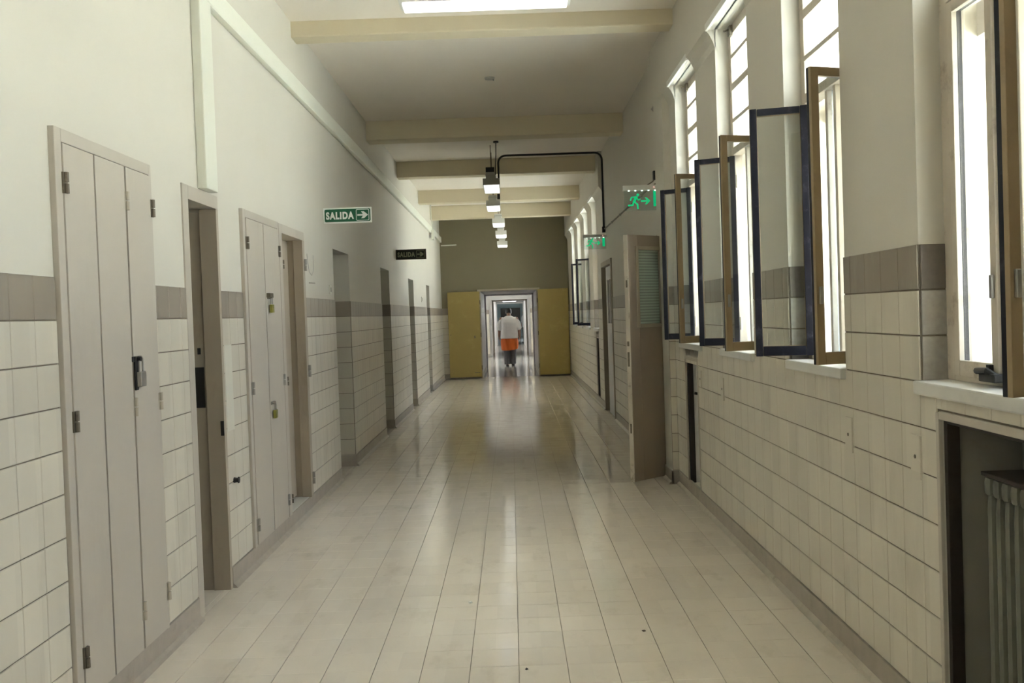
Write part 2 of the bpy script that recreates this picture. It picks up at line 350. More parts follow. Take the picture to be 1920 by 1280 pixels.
# ------------------------------------------------------------------ tiles
class Tiles:
    """collects tiles; the 300 that show largest become objects of their own, the rest one joined 'stuff' part"""
    def __init__(self): self.t = []
    def add(self, c, u, n, lu, lv, m, vdir=Vector((0,0,1)), dep=.006, bev=.0018, tilt=None):
        self.t.append((Vector(c), Vector(u), Vector(n), lu, lv, m, Vector(vdir), dep, bev, tilt))
    def geo(self, lu, lv, dep, bev):
        a, b = lu/2, lv/2; a2, b2 = a-bev, b-bev
        vs = [(-a,-b,0),(a,-b,0),(a,b,0),(-a,b,0),(-a,-b,dep-bev),(a,-b,dep-bev),(a,b,dep-bev),(-a,b,dep-bev),(-a2,-b2,dep),(a2,-b2,dep),(a2,b2,dep),(-a2,b2,dep)]
        fs = [(0,1,5,4),(1,2,6,5),(2,3,7,6),(3,0,4,7),(4,5,9,8),(5,6,10,9),(6,7,11,10),(7,4,8,11),(8,9,10,11)]
        return vs, fs
    def basis(self, u, v, n):
        return Matrix(((u.x, v.x, n.x), (u.y, v.y, n.y), (u.z, v.z, n.z)))
    def score(self, t):
        c, u, n, lu, lv, m, v = t[:7]; q = [proj(c + u*lu/2*a + v*lv/2*b) for a, b in ((-1,-1),(1,-1),(1,1),(-1,1))]
        if any(p is None for p in q): return 0
        if c.y < .5: return 0
        if n.dot(Vector((0,0,EYE))-c) <= 0: return 0
        cx = sum(p[0] for p in q)/4; cy = sum(p[1] for p in q)/4
        if not (-20 < cx < 1940 and -20 < cy < 1300): return 0
        return abs(sum(q[i][0]*q[(i+1) % 4][1]-q[(i+1) % 4][0]*q[i][1] for i in range(4)))/2
    def finish(self, parent, name, mats, limit=300):
        order = sorted(range(len(self.t)), key=lambda i: -self.score(self.t[i]))
        cache = {}; rest = {}
        for k, i in enumerate(order):
            c, u, n, lu, lv, m, v, dep, bev, tilt = self.t[i]
            B = self.basis(u, v, n)
            if tilt: B = (Matrix.Rotation(tilt[0], 3, 'X') @ Matrix.Rotation(tilt[1], 3, 'Y')) @ B
            if k < limit and self.score(self.t[i]) > 0:
                key = (round(lu, 4), round(lv, 4), m)
                if key not in cache:
                    vs, fs = self.geo(lu, lv, dep, bev); me = bpy.data.meshes.new(name); me.from_pydata(vs, [], fs); me.materials.append(mats[m])
                    me.update(); cache[key] = me
                o = bpy.data.objects.new(name, cache[key]); COL.objects.link(o); o.parent = parent
                o.matrix_basis = Matrix.Translation(c) @ B.to_4x4()
            else:
                vs, fs = self.geo(lu, lv, dep, bev); r = rest.setdefault('all', MB()); r.cur = list(mats).index(m)
                r.add([c + B @ Vector(p) for p in vs], fs)
        for r in rest.values():
            o = r.build(name + '_field', [mats[k] for k in mats], parent); o['kind'] = 'stuff'
ROWS = [(BASE+k*TP, BASE+(k+1)*TP, 'tile') for k in range(9)] + [(DADO-TP, DADO, 'dark')]
HJ, VJ = .005, .0028
def tile_band(T, fixed, axis, u0, u1, blocks, nrm, phase=0.0, rows=ROWS):
    """axis 'y': wall at X = fixed, u = Y; axis 'x': face at Y = fixed, u = X"""
    for z0, z1, m in rows:
        bl = sorted((max(q[0], u0), min(q[1], u1)) for q in blocks if q[0] < u1 and q[1] > u0 and min(z1, q[3])-max(z0, q[2]) > .06)
        cur = u0; free = []
        for a, b in bl:
            if a > cur+.012: free.append((cur, a))
            cur = max(cur, b)
        if cur < u1-.012: free.append((cur, u1))
        for a, b in free:
            k = math.floor((a-phase)/TP); y = phase + k*TP
            while y < b-1e-6:
                s, e = max(a, y), min(b, y+TP)
                if e-s > .014:
                    c = (s+e)/2; zc = (z0+z1)/2
                    p = (fixed, c, zc) if axis == 'y' else (c, fixed, zc)
                    u = Vector((0,1,0)) if axis == 'y' else Vector((1,0,0))
                    if u.cross(Vector((0,0,1))).dot(Vector(nrm)) < 0: u = -u
                    T.add(p, u, nrm, e-s-VJ, z1-z0-HJ, m)
                y += TP
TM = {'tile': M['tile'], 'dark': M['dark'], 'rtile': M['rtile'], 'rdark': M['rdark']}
mortar = MB(); mortar.box(XL-.001, XL+.0012, 2.0, 2.0001, .1, .2)
# left wall tiles + mortar backing strips
TL = Tiles()
blocksL = [(CUP1[0]-.004, CUP1[1], 0, 3), (4.528, 5.072, 0, 3), (CUP2[0]-.004, CUP2[1], 0, 3), (6.335, 7.118, 0, 3)] + [(a, b, 0, 3) for a, b, _, _ in OPEN]
tile_band(TL, XL+.001, 'y', 2.0, YE, blocksL, (1,0,0), phase=3.229)
tile_band(TL, XL+.001, 'y', YB, 2.0, [], (1,0,0), phase=3.229)
for a, b, _, _ in OPEN:
    tile_band(TL, b-.001, 'x', XL-.298, XL-.002, [], (0,-1,0), phase=XL-.152)
    tile_band(TL, a+.001, 'x', XL-.298, XL-.002, [], (0,1,0), phase=XL-.152)
TL.finish(wall_left, 'wall_tile', TM)
def backing(parent, spans, x0, x1, z0=BASE, z1=DADO):
    mb = MB()
    for a, b in spans: mb.box(x0, x1, a, b, z0, z1-.002)
    return mb.build('tile_grout', M['mortar'], parent)
fr = []; cur = YB
for a, b, _, _ in sorted(blocksL):
    if a > cur: fr.append((cur, a))
    cur = max(cur, b)
fr.append((cur, YE)); backing(wall_left, fr, XL-.004, XL+.0016)
rb = MB()
for a, b, _, _ in OPEN: rb.box(XL-.298, XL-.001, b-.0016, b+.002, BASE, DADO-.002)
rb.build('reveal_grout', M['mortar'], wall_left)
# right wall tiles
TR_ = Tiles()
blocksR = [(a-.0, b+.0, SILL-.05, 4) for a, b in NEAR_WIN+FAR_WIN] + [(a-.024, b+.024, c-.1, d+.03) for a, b, c, d in NICHE] + [(7.66, 8.95, 0, 3), (12.27, 13.58, 0, 3)]
tile_band(TR_, XR-.001, 'y', 1.3, YE, blocksR, (-1,0,0), phase=3.074)
tile_band(TR_, XR-.001, 'y', YB, 1.3, blocksR, (-1,0,0), phase=3.074)
for a, b, c, d in NICHE: tile_band(TR_, XR-.001, 'y', a-.024, b+.024, [], (-1,0,0), phase=3.074, rows=[(d+.03, SILL-.043, 'tile')])
tile_band(TR_, 7.66+.001, 'x', HEAD_X+.002, XR-.007, [], (0,-1,0), phase=HEAD_X)
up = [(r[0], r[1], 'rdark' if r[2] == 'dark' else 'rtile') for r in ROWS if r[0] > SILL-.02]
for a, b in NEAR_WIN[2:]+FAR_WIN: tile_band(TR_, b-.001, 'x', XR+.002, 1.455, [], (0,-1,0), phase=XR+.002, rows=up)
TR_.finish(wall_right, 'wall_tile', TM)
mb = MB()
for z0, z1, bl in ((BASE, SILL-.05, [q for q in blocksR if q[2] < .5]), (SILL-.045, DADO-.002, [q for q in blocksR if q[2] > .5 or q[3] == 3])):
    cur = YB
    for q in sorted(bl):
        if q[0] > cur+.001: mb.box(XR-.0016, XR+.004, cur, q[0], z0, z1)
        cur = max(cur, q[1])
    mb.box(XR-.0016, XR+.004, cur, YE, z0, z1)
for a, b in NEAR_WIN[2:]+FAR_WIN: mb.box(XR+.001, 1.455, b-.0016, b+.003, SILL, DADO-.002)
for q in NICHE: mb.box(XR-.0016, XR+.004, q[0]-.024, q[1]+.024, q[3]+.02, SILL-.05)
mb.box(HEAD_X+.001, XR, 7.6584, 7.662, BASE, DADO-.002)
mb.build('tile_grout', M['mortar'], wall_right)
# floor tiles
TF = Tiles(); FM = {'floor': M['floor']}
def floor_tiles(x0, x1, y0, y1, tilt=True):
    ph = -.017; k = math.floor((x0-ph)/.2); x = ph+k*.2
    while x < x1:
        a, b = max(x, x0), min(x+.2, x1)
        if b-a > .02:
            j = math.floor(y0/.2); y = j*.2
            while y < y1-1e-6:
                c, d = max(y, y0), min(y+.2, y1)
                if d-c > .02:
                    tl = (random.gauss(0, .0010), random.gauss(0, .0010)) if tilt else None
                    TF.add(((a+b)/2, (c+d)/2, -.006), (1,0,0), (0,0,1), b-a-.0026, d-c-.0014, 'floor', vdir=(0,1,0), dep=.006, bev=.0007, tilt=tl)
                y += .2
        x += .2
floor_tiles(XL, XR, YB, 21.4)
for q in [D1]+OPEN: floor_tiles(XL-.6, XL, q[0], q[1], False)
floor_tiles(XR, 1.8, DR1[0], DR1[1], False); floor_tiles(XR, 1.8, DR2[0], DR2[1], False)
floor_tiles(DOORX[0], DOORX[1], 21.4, 21.6, False)
TF.finish(floor, 'floor_tile', FM)

# baseboards
bl_ = MB(); lp = MB()
def base_run(x, sgn, spans):
    for a, b in spans:
        bl_.box(x-sgn*.01, x+sgn*.012, a, b, 0, BASE-.004, .003)
        lp.prism([(x+sgn*.011, a, 0), (x+sgn*.034, a, 0), (x+sgn*.028, a, .012), (x+sgn*.011, a, .026)], (0, b-a, 0))
def spans(y0, y1, blocks):
    out = []; cur = y0
    for a, b in sorted(blocks):
        if a > cur: out.append((cur, a))
        cur = max(cur, b)
    if cur < y1: out.append((cur, y1))
    return out
base_run(XL, 1, spans(YB, YE, [(4.53, 5.07)]+[(a, b) for a, b, _, _ in OPEN]))
o = struct(bl_.build('baseboard_left', M['base']), 'grey stone baseboard below the cupboards'); lp.build('cove_strip', M['base'], o)
for a, b, _, _ in OPEN:
    r = MB(); r.box(XL-.30, XL, b-.012, b+.01, 0, BASE-.004, .003); r.build('return_board', M['base'], o)
bl_ = MB(); lp = MB()
base_run(XR, -1, spans(YB, YE, [(7.64, 8.95), (12.25, 13.6)]))
base_run(HEAD_X, -1, [(7.648, 8.09)])
bl_.box(HEAD_X-.012, XR, 7.648, 7.67, 0, BASE-.004, .003)
o = struct(bl_.build('baseboard_right', M['base']), 'grey stone baseboard under the window wall'); lp.build('cove_strip', M['lip'], o)
bl_ = MB(); bl_.box(XL, DOORX[0]-.02, YE-.012, YE+.01, 0, BASE-.004, .003); bl_.box(DOORX[1]+.02, XR, YE-.012, YE+.01, 0, BASE-.004, .003)
struct(bl_.build('baseboard_far', M['base']), 'grey stone baseboard behind the mustard doors')
TE = Tiles(); tile_band(TE, YE-.001, 'x', XL, DOORX[0]-.05, [], (0,-1,0), phase=XL); tile_band(TE, YE-.001, 'x', DOORX[1]+.05, XR, [], (0,-1,0), phase=XL)
TE.finish(wall_far, 'wall_tile', TM)

# ------------------------------------------------------------------ trunking and conduits
t = MB(); t.box(XL, XL+.045, YB, YE-.02, 3.145, 3.275, .014); tr = tag(t.build('cable_trunking', M['trunk']), 'long cream cable trunking running high along the cupboard wall', 'trunking')
t = MB(); t.box(XL, XL+.05, 4.775, 4.96, 2.15, 3.147, .006); tag(t.build('cable_trunking', M['trunk']), 'short upright cable trunking above the narrow open doorway', 'trunking')
jb = empty('junction_box', (XL, 18.7, 3.02)); tag(jb, 'small cream junction box with a thin riser pipe above the far doorway', 'junction box')
t = MB(); t.box(XL+.046, XL+.10, 18.62, 18.82, 3.0, 3.19, .008); t.build('box', M['trunk'], jb)
t = MB(); t.tube([(XL+.07, 18.7, 3.19), (XL+.07, 18.7, 3.32), (XL+.06, 18.55, 3.40), (XL+.06, 18.5, CEIL)], .012); t.build('pipe', M['trunk'], jb)

# ------------------------------------------------------------------ cupboards on the left wall
def knuckle(parent, y, z, h=.075, m='hinge', x=XL+.032, r=.009):
    b = MB(); b.tube([(x, y, z-h/2), (x, y, z-.003)], r, 8); b.tube([(x, y, z+.003), (x, y, z+h/2)], r, 8)
    b.box(x-.012, x-.004, y-.016, y+.016, z-h/2, z+h/2); return b.build('hinge', M[m], parent)
def cupboard(y0, y1, ztop, cuts, label):
    root = empty('wall_cupboard', (XL, (y0+y1)/2, BASE)); tag(root, label, 'cupboard')
    f = MB(); x0, x1 = XL-.004, XL+.022
    f.box(x0, x1, y0, y0+.05, BASE-.004, ztop, .003); f.box(x0, x1, y1-.026, y1, BASE-.004, ztop, .003); f.box(x0, x1, y0+.05, y1-.026, ztop-.048, ztop, .003)
    f.build('frame', M['cup'], root)
    k = MB(); k.box(x0+.001, x0+.008, y0+.04, y1-.02, BASE-.002, ztop-.04); k.build('interior_back', M['nichedark'], root)
    edges = [y0+.05] + cuts + [y1-.026]; leaves = []
    for i in range(len(edges)-1):
        d = MB(); d.box(XL+.006, XL+.027, edges[i]+(.0025 if i else .001), edges[i+1]-(.0045 if i == len(edges)-2 else .013 if i == 1 else .009), BASE+.004, ztop-.052, .0025)
        leaves.append(d.build('door_leaf', M['cup'], root))
    return root, leaves
c1, lv = cupboard(CUP1[0], CUP1[1], 2.160, [3.532, 3.816], 'tall three-leaf grey-beige wall cupboard with a dark padlock, beside the narrow open doorway')
for z in (1.968, 1.122, .279):
    knuckle(lv[0], 3.292, z); knuckle(lv[1], 3.812, z, m='phinge'); knuckle(lv[2], 4.085, z, m='hinge' if z > 1.5 else 'phinge')
c2, lv2 = cupboard(CUP2[0], CUP2[1], 2.131, [5.925], 'tall two-leaf grey-beige wall cupboard with two brass padlocks')
for z in (1.93, 1.06, .24):
    knuckle(lv2[0], 5.547, z, m='steel' if z < 1.5 else 'hinge'); knuckle(lv2[1], 6.305, z, m='steel' if z < 1.5 else 'hinge')
def padlock(y, z, bodym, label, scale=1.0, long=False):
    h = MB(); h.box(XL+.026, XL+.032, y-.045*scale, y+.035*scale, z+.028*scale, z+.048*scale, .002); h.tube([(XL+.03, y-.015, z+.038*scale), (XL+.052, y-.015, z+.038*scale)], .008*scale, 8)
    p = empty('padlock', (XL+.045, y, z)); tag(p, label, 'padlock')
    b = MB(); b.box(XL+.034, XL+.054, y-.024*scale, y+.024*scale, z-.062*scale, z-.008*scale, .004); b.build('body', M[bodym], p)
    s = MB(); n = 8; pts = [(XL+.044, y-.015*scale, z-.012*scale)] + [(XL+.044, y-.015*scale*math.cos(math.pi*k/n), z+.03*scale+.015*scale*math.sin(math.pi*k/n)) for k in range(n+1)] + [(XL+.044, y+.015*scale, z-.012*scale)]
    s.tube(pts, .0042*scale, 8); s.build('shackle', M['steel'], p)
    return h
hs = padlock(3.85, 1.275, 'steel', 'dark steel padlock on the three-leaf cupboard', 1.15); hs.box(XL+.026, XL+.036, 3.815, 3.84, 1.19, 1.33, .003); hs.build('hasp', M['black'], lv[2])
hs = padlock(6.0, 1.575, 'brass', 'brass padlock at the upper hasp of the two-leaf cupboard', 1.0); hs.box(XL+.026, XL+.05, 5.94, 6.03, 1.61, 1.64, .004); hs.build('hasp', M['hinge'], lv2[1])
hs = padlock(5.985, .895, 'brass', 'brass padlock at the lower hasp of the two-leaf cupboard', 1.0); hs.build('hasp', M['steel'], lv2[1])

# ------------------------------------------------------------------ left doors
d1 = struct(empty('door_1', (XL, 4.8, 0)), 'narrow doorway in a beige frame, its door swung into the dark room')
b = MB(); b.box(XL-.06, XL+.008, 4.528, 4.606, 0, 2.145, .002); b.build('near_jamb', M['cup'], d1)
b = MB(); b.box(XL-.30, XL+.008, 4.606, 5.072, 2.075, 2.145, .002); b.build('head', M['cup'], d1)
b = MB(); b.box(XL-.085, XL+.008, 5.036, 5.072, 0, 2.075, .002); b.build('far_jamb', M['jamb'], d1)
b = MB(); b.box(XL-.165, XL-.086, 5.046, 5.072, 0, 2.06, .002); o = b.build('rebate_strip', M['jamb'], d1)
b = MB(); b.box(XL-.15, XL-.094, 5.041, 5.048, 1.0, 1.22, .001); b.box(XL-.125, XL-.108, 5.041, 5.048, 1.29, 1.325, .001); b.build('strike_plate', M['black'], o)
b = MB(); b.box(XL-.012, XL+.006, 5.030, 5.037, .845, .925, .001); b.build('latch_keep', M['black'], d1)
b = MB(); b.obox((XL-.52, 4.70, 1.03), (math.sin(.12), -math.cos(.12), 0) , (math.cos(.12), math.sin(.12), 0), (0,0,1), .042, .42, 2.03, .003); b.build('door_leaf', M['slabdoor'], d1)
d2 = struct(empty('door_2', (XL, 6.72, .11)), 'recessed beige door in a frame next to the two-leaf cupboard')
b = MB(); b.box(XL-.20, XL+.022, 6.345, 6.425, BASE-.004, 2.128, .003); b.build('near_jamb', M['cup'], d2)
b = MB(); b.box(XL-.20, XL+.022, 6.425, 7.115, 2.065, 2.128, .003); b.build('head', M['cup'], d2)
b = MB(); b.box(XL-.05, XL+.022, 7.045, 7.115, BASE-.004, 2.065, .003); b.build('far_jamb', M['jamb'], d2)
b = MB(); b.box(XL-.20, XL-.05, 7.062, 7.10, BASE-.004, 2.065, .003); b.build('rebate_strip', M['jamb'], d2)
b = MB(); b.box(XL-.135, XL-.095, 6.425, 7.06, BASE+.01, 2.06, .004); dl = b.build('door_leaf', M['jamb'], d2)
b = MB(); b.box(XL-.096, XL-.088, 6.86, 6.905, BASE+.02, 2.05, .003); b.build('leaf_batten', M['jamb'], dl)
b = MB(); b.box(XL-.20, XL+.004, 6.345, 7.115, 0.02, BASE-.002, .004); b.build('threshold', M['marble'], d2)
for z in (1.88, 1.07, .25):
    knuckle(d2, 7.105, z, .09, 'steel'); knuckle(d2, 6.44, z-.03, .06, 'hinge', x=XL+.02)
sh = MB(); sh.box(XL+.005, XL+.009, 5.085, 5.215, .858, 1.335, .001); tag(sh.build('wall_sheet', M['sheet']), 'cream plastic sheet stuck over the tiles beside the narrow doorway', 'wall sheet')
st = MB(); st.tube([(XL+.004, 5.17, .578), (XL+.03, 5.17, .578)], [.017, .012], 10); st.tube([(XL+.03, 5.17, .578), (XL+.036, 5.17, .578)], .018, 10); tag(st.build('door_stop', M['black']), 'small black door stop knob fixed to the left wall tiles', 'door stop')
sw = MB(); sw.box(XL, XL+.012, 8.13, 8.19, 1.68, 1.76, .003); so = sw.build('light_switch', M['sheet']); tag(so, 'small light switch on the cream wall beside the first open doorway', 'switch')
b = MB(); b.box(XL+.012, XL+.016, 8.15, 8.17, 1.70, 1.74, .001); b.build('rocker', M['steel'], so)
sw = MB(); sw.box(XL, XL+.012, 16.52, 16.60, 1.72, 1.82, .003); so = sw.build('light_switch', M['sheet']); tag(so, 'small light switch on the cream wall beyond the dark exit sign', 'switch')
b = MB(); b.box(XL+.012, XL+.016, 16.54, 16.58, 1.74, 1.80, .001); b.build('rocker', M['steel'], so)

hw_ = empty('wall_hook', (XL, 7.4, 1.72)); tag(hw_, 'thin bent wire hook on the cream wall beside the recessed beige door', 'hook')
b = MB(); b.tube([(XL+.004, 7.28, 1.98), (XL+.006, 7.33, 1.84), (XL+.006, 7.42, 1.815), (XL+.006, 7.50, 1.86), (XL+.004, 7.51, 1.98)], .0022, 6); b.build('wire', M['bar'], hw_)
b = MB(); b.tube([(XL+.006, 7.32, 1.752), (XL+.006, 7.53, 1.757)], .003, 6); b.build('rod', M['hinge'], hw_)

# ------------------------------------------------------------------ exit signs on the left (flag mounted, SALIDA)
def text_mesh(s, size, bold):
    cu = bpy.data.curves.new('lettering', 'FONT'); cu.body = s; cu.size = size; cu.offset = bold; cu.resolution_u = 6; cu.extrude = .0008; cu.space_character = 1.2
    to = bpy.data.objects.new('lettering', cu); COL.objects.link(to)
    dg = bpy.context.evaluated_depsgraph_get(); me = bpy.data.meshes.new_from_object(to.evaluated_get(dg))
    bpy.data.objects.remove(to); return me
def place_text(me, parent, x0, x1, y, z0, z1, m):
    xs = [v.co.x for v in me.vertices]; ys = [v.co.y for v in me.vertices]
    a, b, c, d = min(xs), max(xs), min(ys), max(ys); me = me.copy()
    for v in me.vertices:
        v.co = Vector((x0+(v.co.x-a)/(b-a)*(x1-x0), y-v.co.z-.0008, z0+(v.co.y-c)/(d-c)*(z1-z0))) - parent.location
    me.materials.clear(); me.materials.append(m); o = bpy.data.objects.new('lettering', me); COL.objects.link(o); o.parent = parent; return o
TXT = text_mesh('SALIDA', 1.0, .05)
def rrect(x0, x1, z0, z1, r, y, n=5):
    pts = []
    for cx, cz, a0 in ((x1-r, z0+r, -90), (x1-r, z1-r, 0), (x0+r, z1-r, 90), (x0+r, z0+r, 180)):
        for k in range(n+1):
            a = math.radians(a0+90*k/n); pts.append((cx+r*math.cos(a), y, cz+r*math.sin(a)))
    return pts
def exit_sign(y, x0, x1, z0, z1, mb_, mf, mt, label):
    w, h = x1-x0, z1-z0
    s = empty('exit_sign', ((x0+x1)/2, y, z0)); tag(s, label, 'sign')
    b = MB(); b.box(x0, x1, y, y+.006, z0, z1, .001); b.build('board', mb_, s)
    b = MB(); b.prism(rrect(x0+.028*w, x1-.028*w, z0+.09*h, z1-.09*h, .012, y), (0, -.0012, 0)); b.build('face', mf, s)
    place_text(TXT, s, x0+.055*w, x0+.63*w, y-.0014, z0+.25*h, z0+.74*h, mt)
    fx0, fx1, fz0, fz1 = x0+.675*w, x1-.055*w, z0+.13*h, z1-.13*h
    b = MB(); A = rrect(fx0, fx1, fz0, fz1, .011, y-.0013); B = rrect(fx0+.0045, fx1-.0045, fz0+.0045, fz1-.0045, .008, y-.0013); n = len(A)
    b.add(A+B+[(p[0], p[1]-.001, p[2]) for p in A+B], [(i, (i+1) % n, n+(i+1) % n, n+i) for i in range(n)]+[(2*n+i, 2*n+(i+1) % n, 3*n+(i+1) % n, 3*n+i) for i in range(n)]+[(i, (i+1) % n, 2*n+(i+1) % n, 2*n+i) for i in range(n)]+[(n+i, n+(i+1) % n, 3*n+(i+1) % n, 3*n+i) for i in range(n)])
    b.build('arrow_border', mt, s)
    cz = (z0+z1)/2; L = fx1-fx0; ax = fx0+.10*L; q = h*.001
    P = [(.0,-.075),(.45,-.075),(.30,-.30),(.53,-.30),(.86,0),(.53,.30),(.30,.30),(.45,.075),(.0,.075)]
    b = MB(); b.prism([(ax+p[0]*L*.95, y-.0014, cz+p[1]*h*.75) for p in P], (0, -.001, 0)); b.build('arrow', mt, s)
    b = MB(); b.box(XL, XL+.012, y+.006, y+.03, z0+.02, z1-.02, .002); b.build('bracket', M['steel'], s)
exit_sign(8.0, XL+.002, -1.166, 2.282, 2.415, M['signwhite'], M['green'], M['signwhite'], 'green and white SALIDA exit sign projecting from the left wall')
exit_sign(13.03, XL+.002, -1.158, 2.265, 2.408, M['doorbrown'], M['darksign'], M['dimprint'], 'blackish SALIDA exit sign with dull lettering on the left wall')

# ------------------------------------------------------------------ lit acrylic exit signs on the right wall
def lit_sign(y, x0, x1, z0, z1, label):
    w, h = x1-x0, z1-z0; s = empty('lit_exit_sign', ((x0+x1)/2, y, z0)); tag(s, label, 'sign')
    b = MB(); b.box(x0, x1, y-.02, y+.03, z1-.045, z1, .004); hsg = b.build('housing', M['lamp_white'], s)
    b = MB(); b.box(x0+.008, x1-.004, y, y+.005, z0, z1-.043, .001); b.build('acrylic_panel', M['acrylic'], s)
    for k in range(5):
        cx = x0+w*(.16+.18*k); b = MB(); b.ball((cx, y-.012, z1-.048), .008, .006, .005, 8, 6); b.build('led', M['led'], hsg)
    b = MB(); b.ball((x1-.05, y-.021, z1-.022), .006, .004, .006, 8, 6); b.build('indicator', M['redled'], hsg)
    gx, gz = x0+.05, z0+.03; k = .118; yy = y-.0012
    def limb(pts, r):
        for a, c in zip(pts, pts[1:]):
            a = Vector((a[0], 0, a[1])); c = Vector((c[0], 0, c[1])); d = (c-a).normalized(); n = Vector((-d.z, 0, d.x))*r
            poly = [a-n-d*r*.6, c-n+d*r*.6, c+n+d*r*.6, a+n-d*r*.6]; man.prism([(gx+p.x*k, yy, gz+p.z*k) for p in poly], (0, .0012, 0))
    man = MB(); n = 12; man.prism([(gx+k*(.70+.11*math.cos(2*math.pi*i/n)), yy, gz+k*(.93+.11*math.sin(2*math.pi*i/n))) for i in range(n)], (0, .0012, 0))
    limb([(.58,.78),(.40,.42)], .095); limb([(.55,.78),(.22,.76),(.14,.55)], .05); limb([(.62,.74),(.72,.56),(.86,.60)], .045)
    limb([(.38,.42),(.30,.18),(-.02,.16)], .06); limb([(.44,.42),(.66,.22),(.68,-.10)], .06)
    man.build('running_figure', M['greenlit'], s)
    ax, az, L = x0+.49*w, z0+.085, w*.26
    b = MB(); b.prism([(ax+p[0]*L, yy, az+p[1]*L) for p in ((0,-.09),(.62,-.09),(.40,-.36),(.62,-.36),(1,0),(.62,.36),(.40,.36),(.62,.09),(0,.09))], (0, .0012, 0)); b.build('arrow', M['greenlit'], s)
    b = MB(); b.box(x1-.055, x1-.02, yy, yy+.001, z0+.035, z1-.05); b.build('door_mark', M['greenlit'], s)
lit_sign(8.25, 1.028, 1.352, 2.328, 2.552, 'lit green running-figure exit sign above the open glazed door')
lit_sign(12.84, 1.03, 1.352, 2.308, 2.512, 'lit green running-figure exit sign below the black conduit')
sl = empty('sensor', (1.33, 8.29, 2.6)); tag(sl, 'small black sensor on the wall above the lit exit sign', 'sensor')
b = MB(); b.box(1.305, 1.345, 8.26, 8.31, 2.60, 2.68, .004); b.build('body', M['black'], sl)
b = MB(); b.tube([(1.32, 8.28, 2.61), (1.30, 8.27, 2.585), (1.25, 8.27, 2.555)], .006, 6); b.build('cable', M['hinge'], sl)

# black conduit across ceiling and down the right wall, and along the wall
def arc(c, a, b_, r, n=6):
    c = Vector(c); a = Vector(a); b_ = Vector(b_); return [c + a*r*math.cos(math.pi/2*k/n) + b_*r*math.sin(math.pi/2*k/n) for k in range(n+1)]
cz = 3.655; r = .10; cy = 12.95
pts = [(-.105, cy, 3.262)] + arc((-.105+r, cy, cz-r), (-1,0,0), (0,0,1), r) + arc((1.335-r, cy, cz-r), (0,0,1), (1,0,0), r) + [(1.335, cy, 2.60)]
cdt = empty('black_conduit', (1.335, cy, 2.6)); tag(cdt, 'black conduit bent from the hanging lamps across the ceiling and down the right wall', 'conduit')
b = MB(); b.tube(pts, .0145, 10); b.build('pipe', M['black'], cdt, True)
b = MB(); b.box(1.31, 1.354, cy-.035, cy+.035, 2.545, 2.625, .004); b.build('junction_box', M['black'], cdt)
wc = MB(); wc.tube([(1.342, cy-.03, 2.592), (1.342, 8.95, 2.592), (1.342, 8.35, 2.575)], .010, 8); wo = empty('wall_conduit', (1.342, 10, 2.59)); tag(wo, 'thin grey-brown conduit running level along the wall between the lit exit signs', 'conduit'); wc.build('pipe', M['hinge'], wo, True)
for y in (9.3, 10.2, 11.1, 12.0):
    c = MB(); c.box(1.330, 1.355, y-.012, y+.012, 2.578, 2.606, .002); c.build('clip', M['steel'], wo)

# ------------------------------------------------------------------ lamps
tl_ = empty('ceiling_lamp', (-.1, 6.45, 3.55)); tag(tl_, 'wide lit fluorescent lamp fixed across the ceiling in front of the nearest beam', 'lamp')
b = MB(); b.box(-.695, .488, 6.36, 6.56, 3.60, CEIL, .006); b.build('housing', M['lamp_white'], tl_)
b = MB(); b.box(-.67, .463, 6.375, 6.545, 3.578, 3.602, .008); b.build('diffuser', M['tubelight'], tl_)
order = ['first', 'second', 'third', 'fourth', 'fifth']
for i, (cx, y0, zb, hm, L) in enumerate(((-.20, 12.3, 3.155, 'lamp_grey', .78), (-.222, 14.75, 3.165, 'lamp_grey', .72), (-.17, 16.9, 3.10, 'lamp_white', .72), (-.145, 18.75, 3.045, 'lamp_white', .7), (-.135, 20.2, 2.945, 'lamp_white', .55))):
    p = empty('hanging_lamp', (cx, y0+L/2, zb)); tag(p, 'hanging box-shaped fluorescent lamp, %s in the row counted from the dark ceiling bay' % order[i], 'lamp', 'hanging lamps in a row down the corridor')
    hw = .112
    b = MB(); b.prism([(cx-hw, y0, zb+.012), (cx+hw, y0, zb+.012), (cx+hw, y0, zb+.10), (cx-hw, y0, zb+.10)], (0, L, 0)); b.build('housing', M[hm], p)
    b = MB(); b.box(cx-hw+.012, cx+hw-.012, y0+.015, y0+L-.015, zb, zb+.014, .003); b.build('diffuser', M['tubelight'], p)
    b = MB(); b.box(cx-.07, cx+.06, y0+.05, y0+.30, zb+.10, zb+.19, .004); bb = b.build('ballast_box', M[hm], p)
    b = MB(); b.box(cx-.078, cx+.068, y0+.045, y0+.31, zb+.148, zb+.156); b.build('strap', M['steel'], bb)
    if i < 2:
        b = MB(); b.box(cx-.07, cx+.045, y0+.06, y0+.16, zb+.19, zb+.255, .004) if i == 0 else b.box(cx+.07, cx+.115, y0-.06, y0+.02, zb+.11, zb+.19, .004); b.build('connector', M['black'], p)
    for ry in (y0+.12, y0+L-.1): b = MB(); b.tube([(cx, ry, zb+.10), (cx, ry, CEIL)], .006, 6); b.build('rod', M['hinge'], p)
    if i == 0:
        b = MB(); b.tube([(cx+.08, 12.15, CEIL), (cx+.075, 12.2, 3.55), (cx+.06, 12.33, 3.4), (cx+.06, 12.35, zb+.15)], .007, 6); b.tube([(cx+.08, 12.15, CEIL), (cx+.08, 12.15, CEIL-.02)], .035, 12); b.build('cable', M['black'], p)
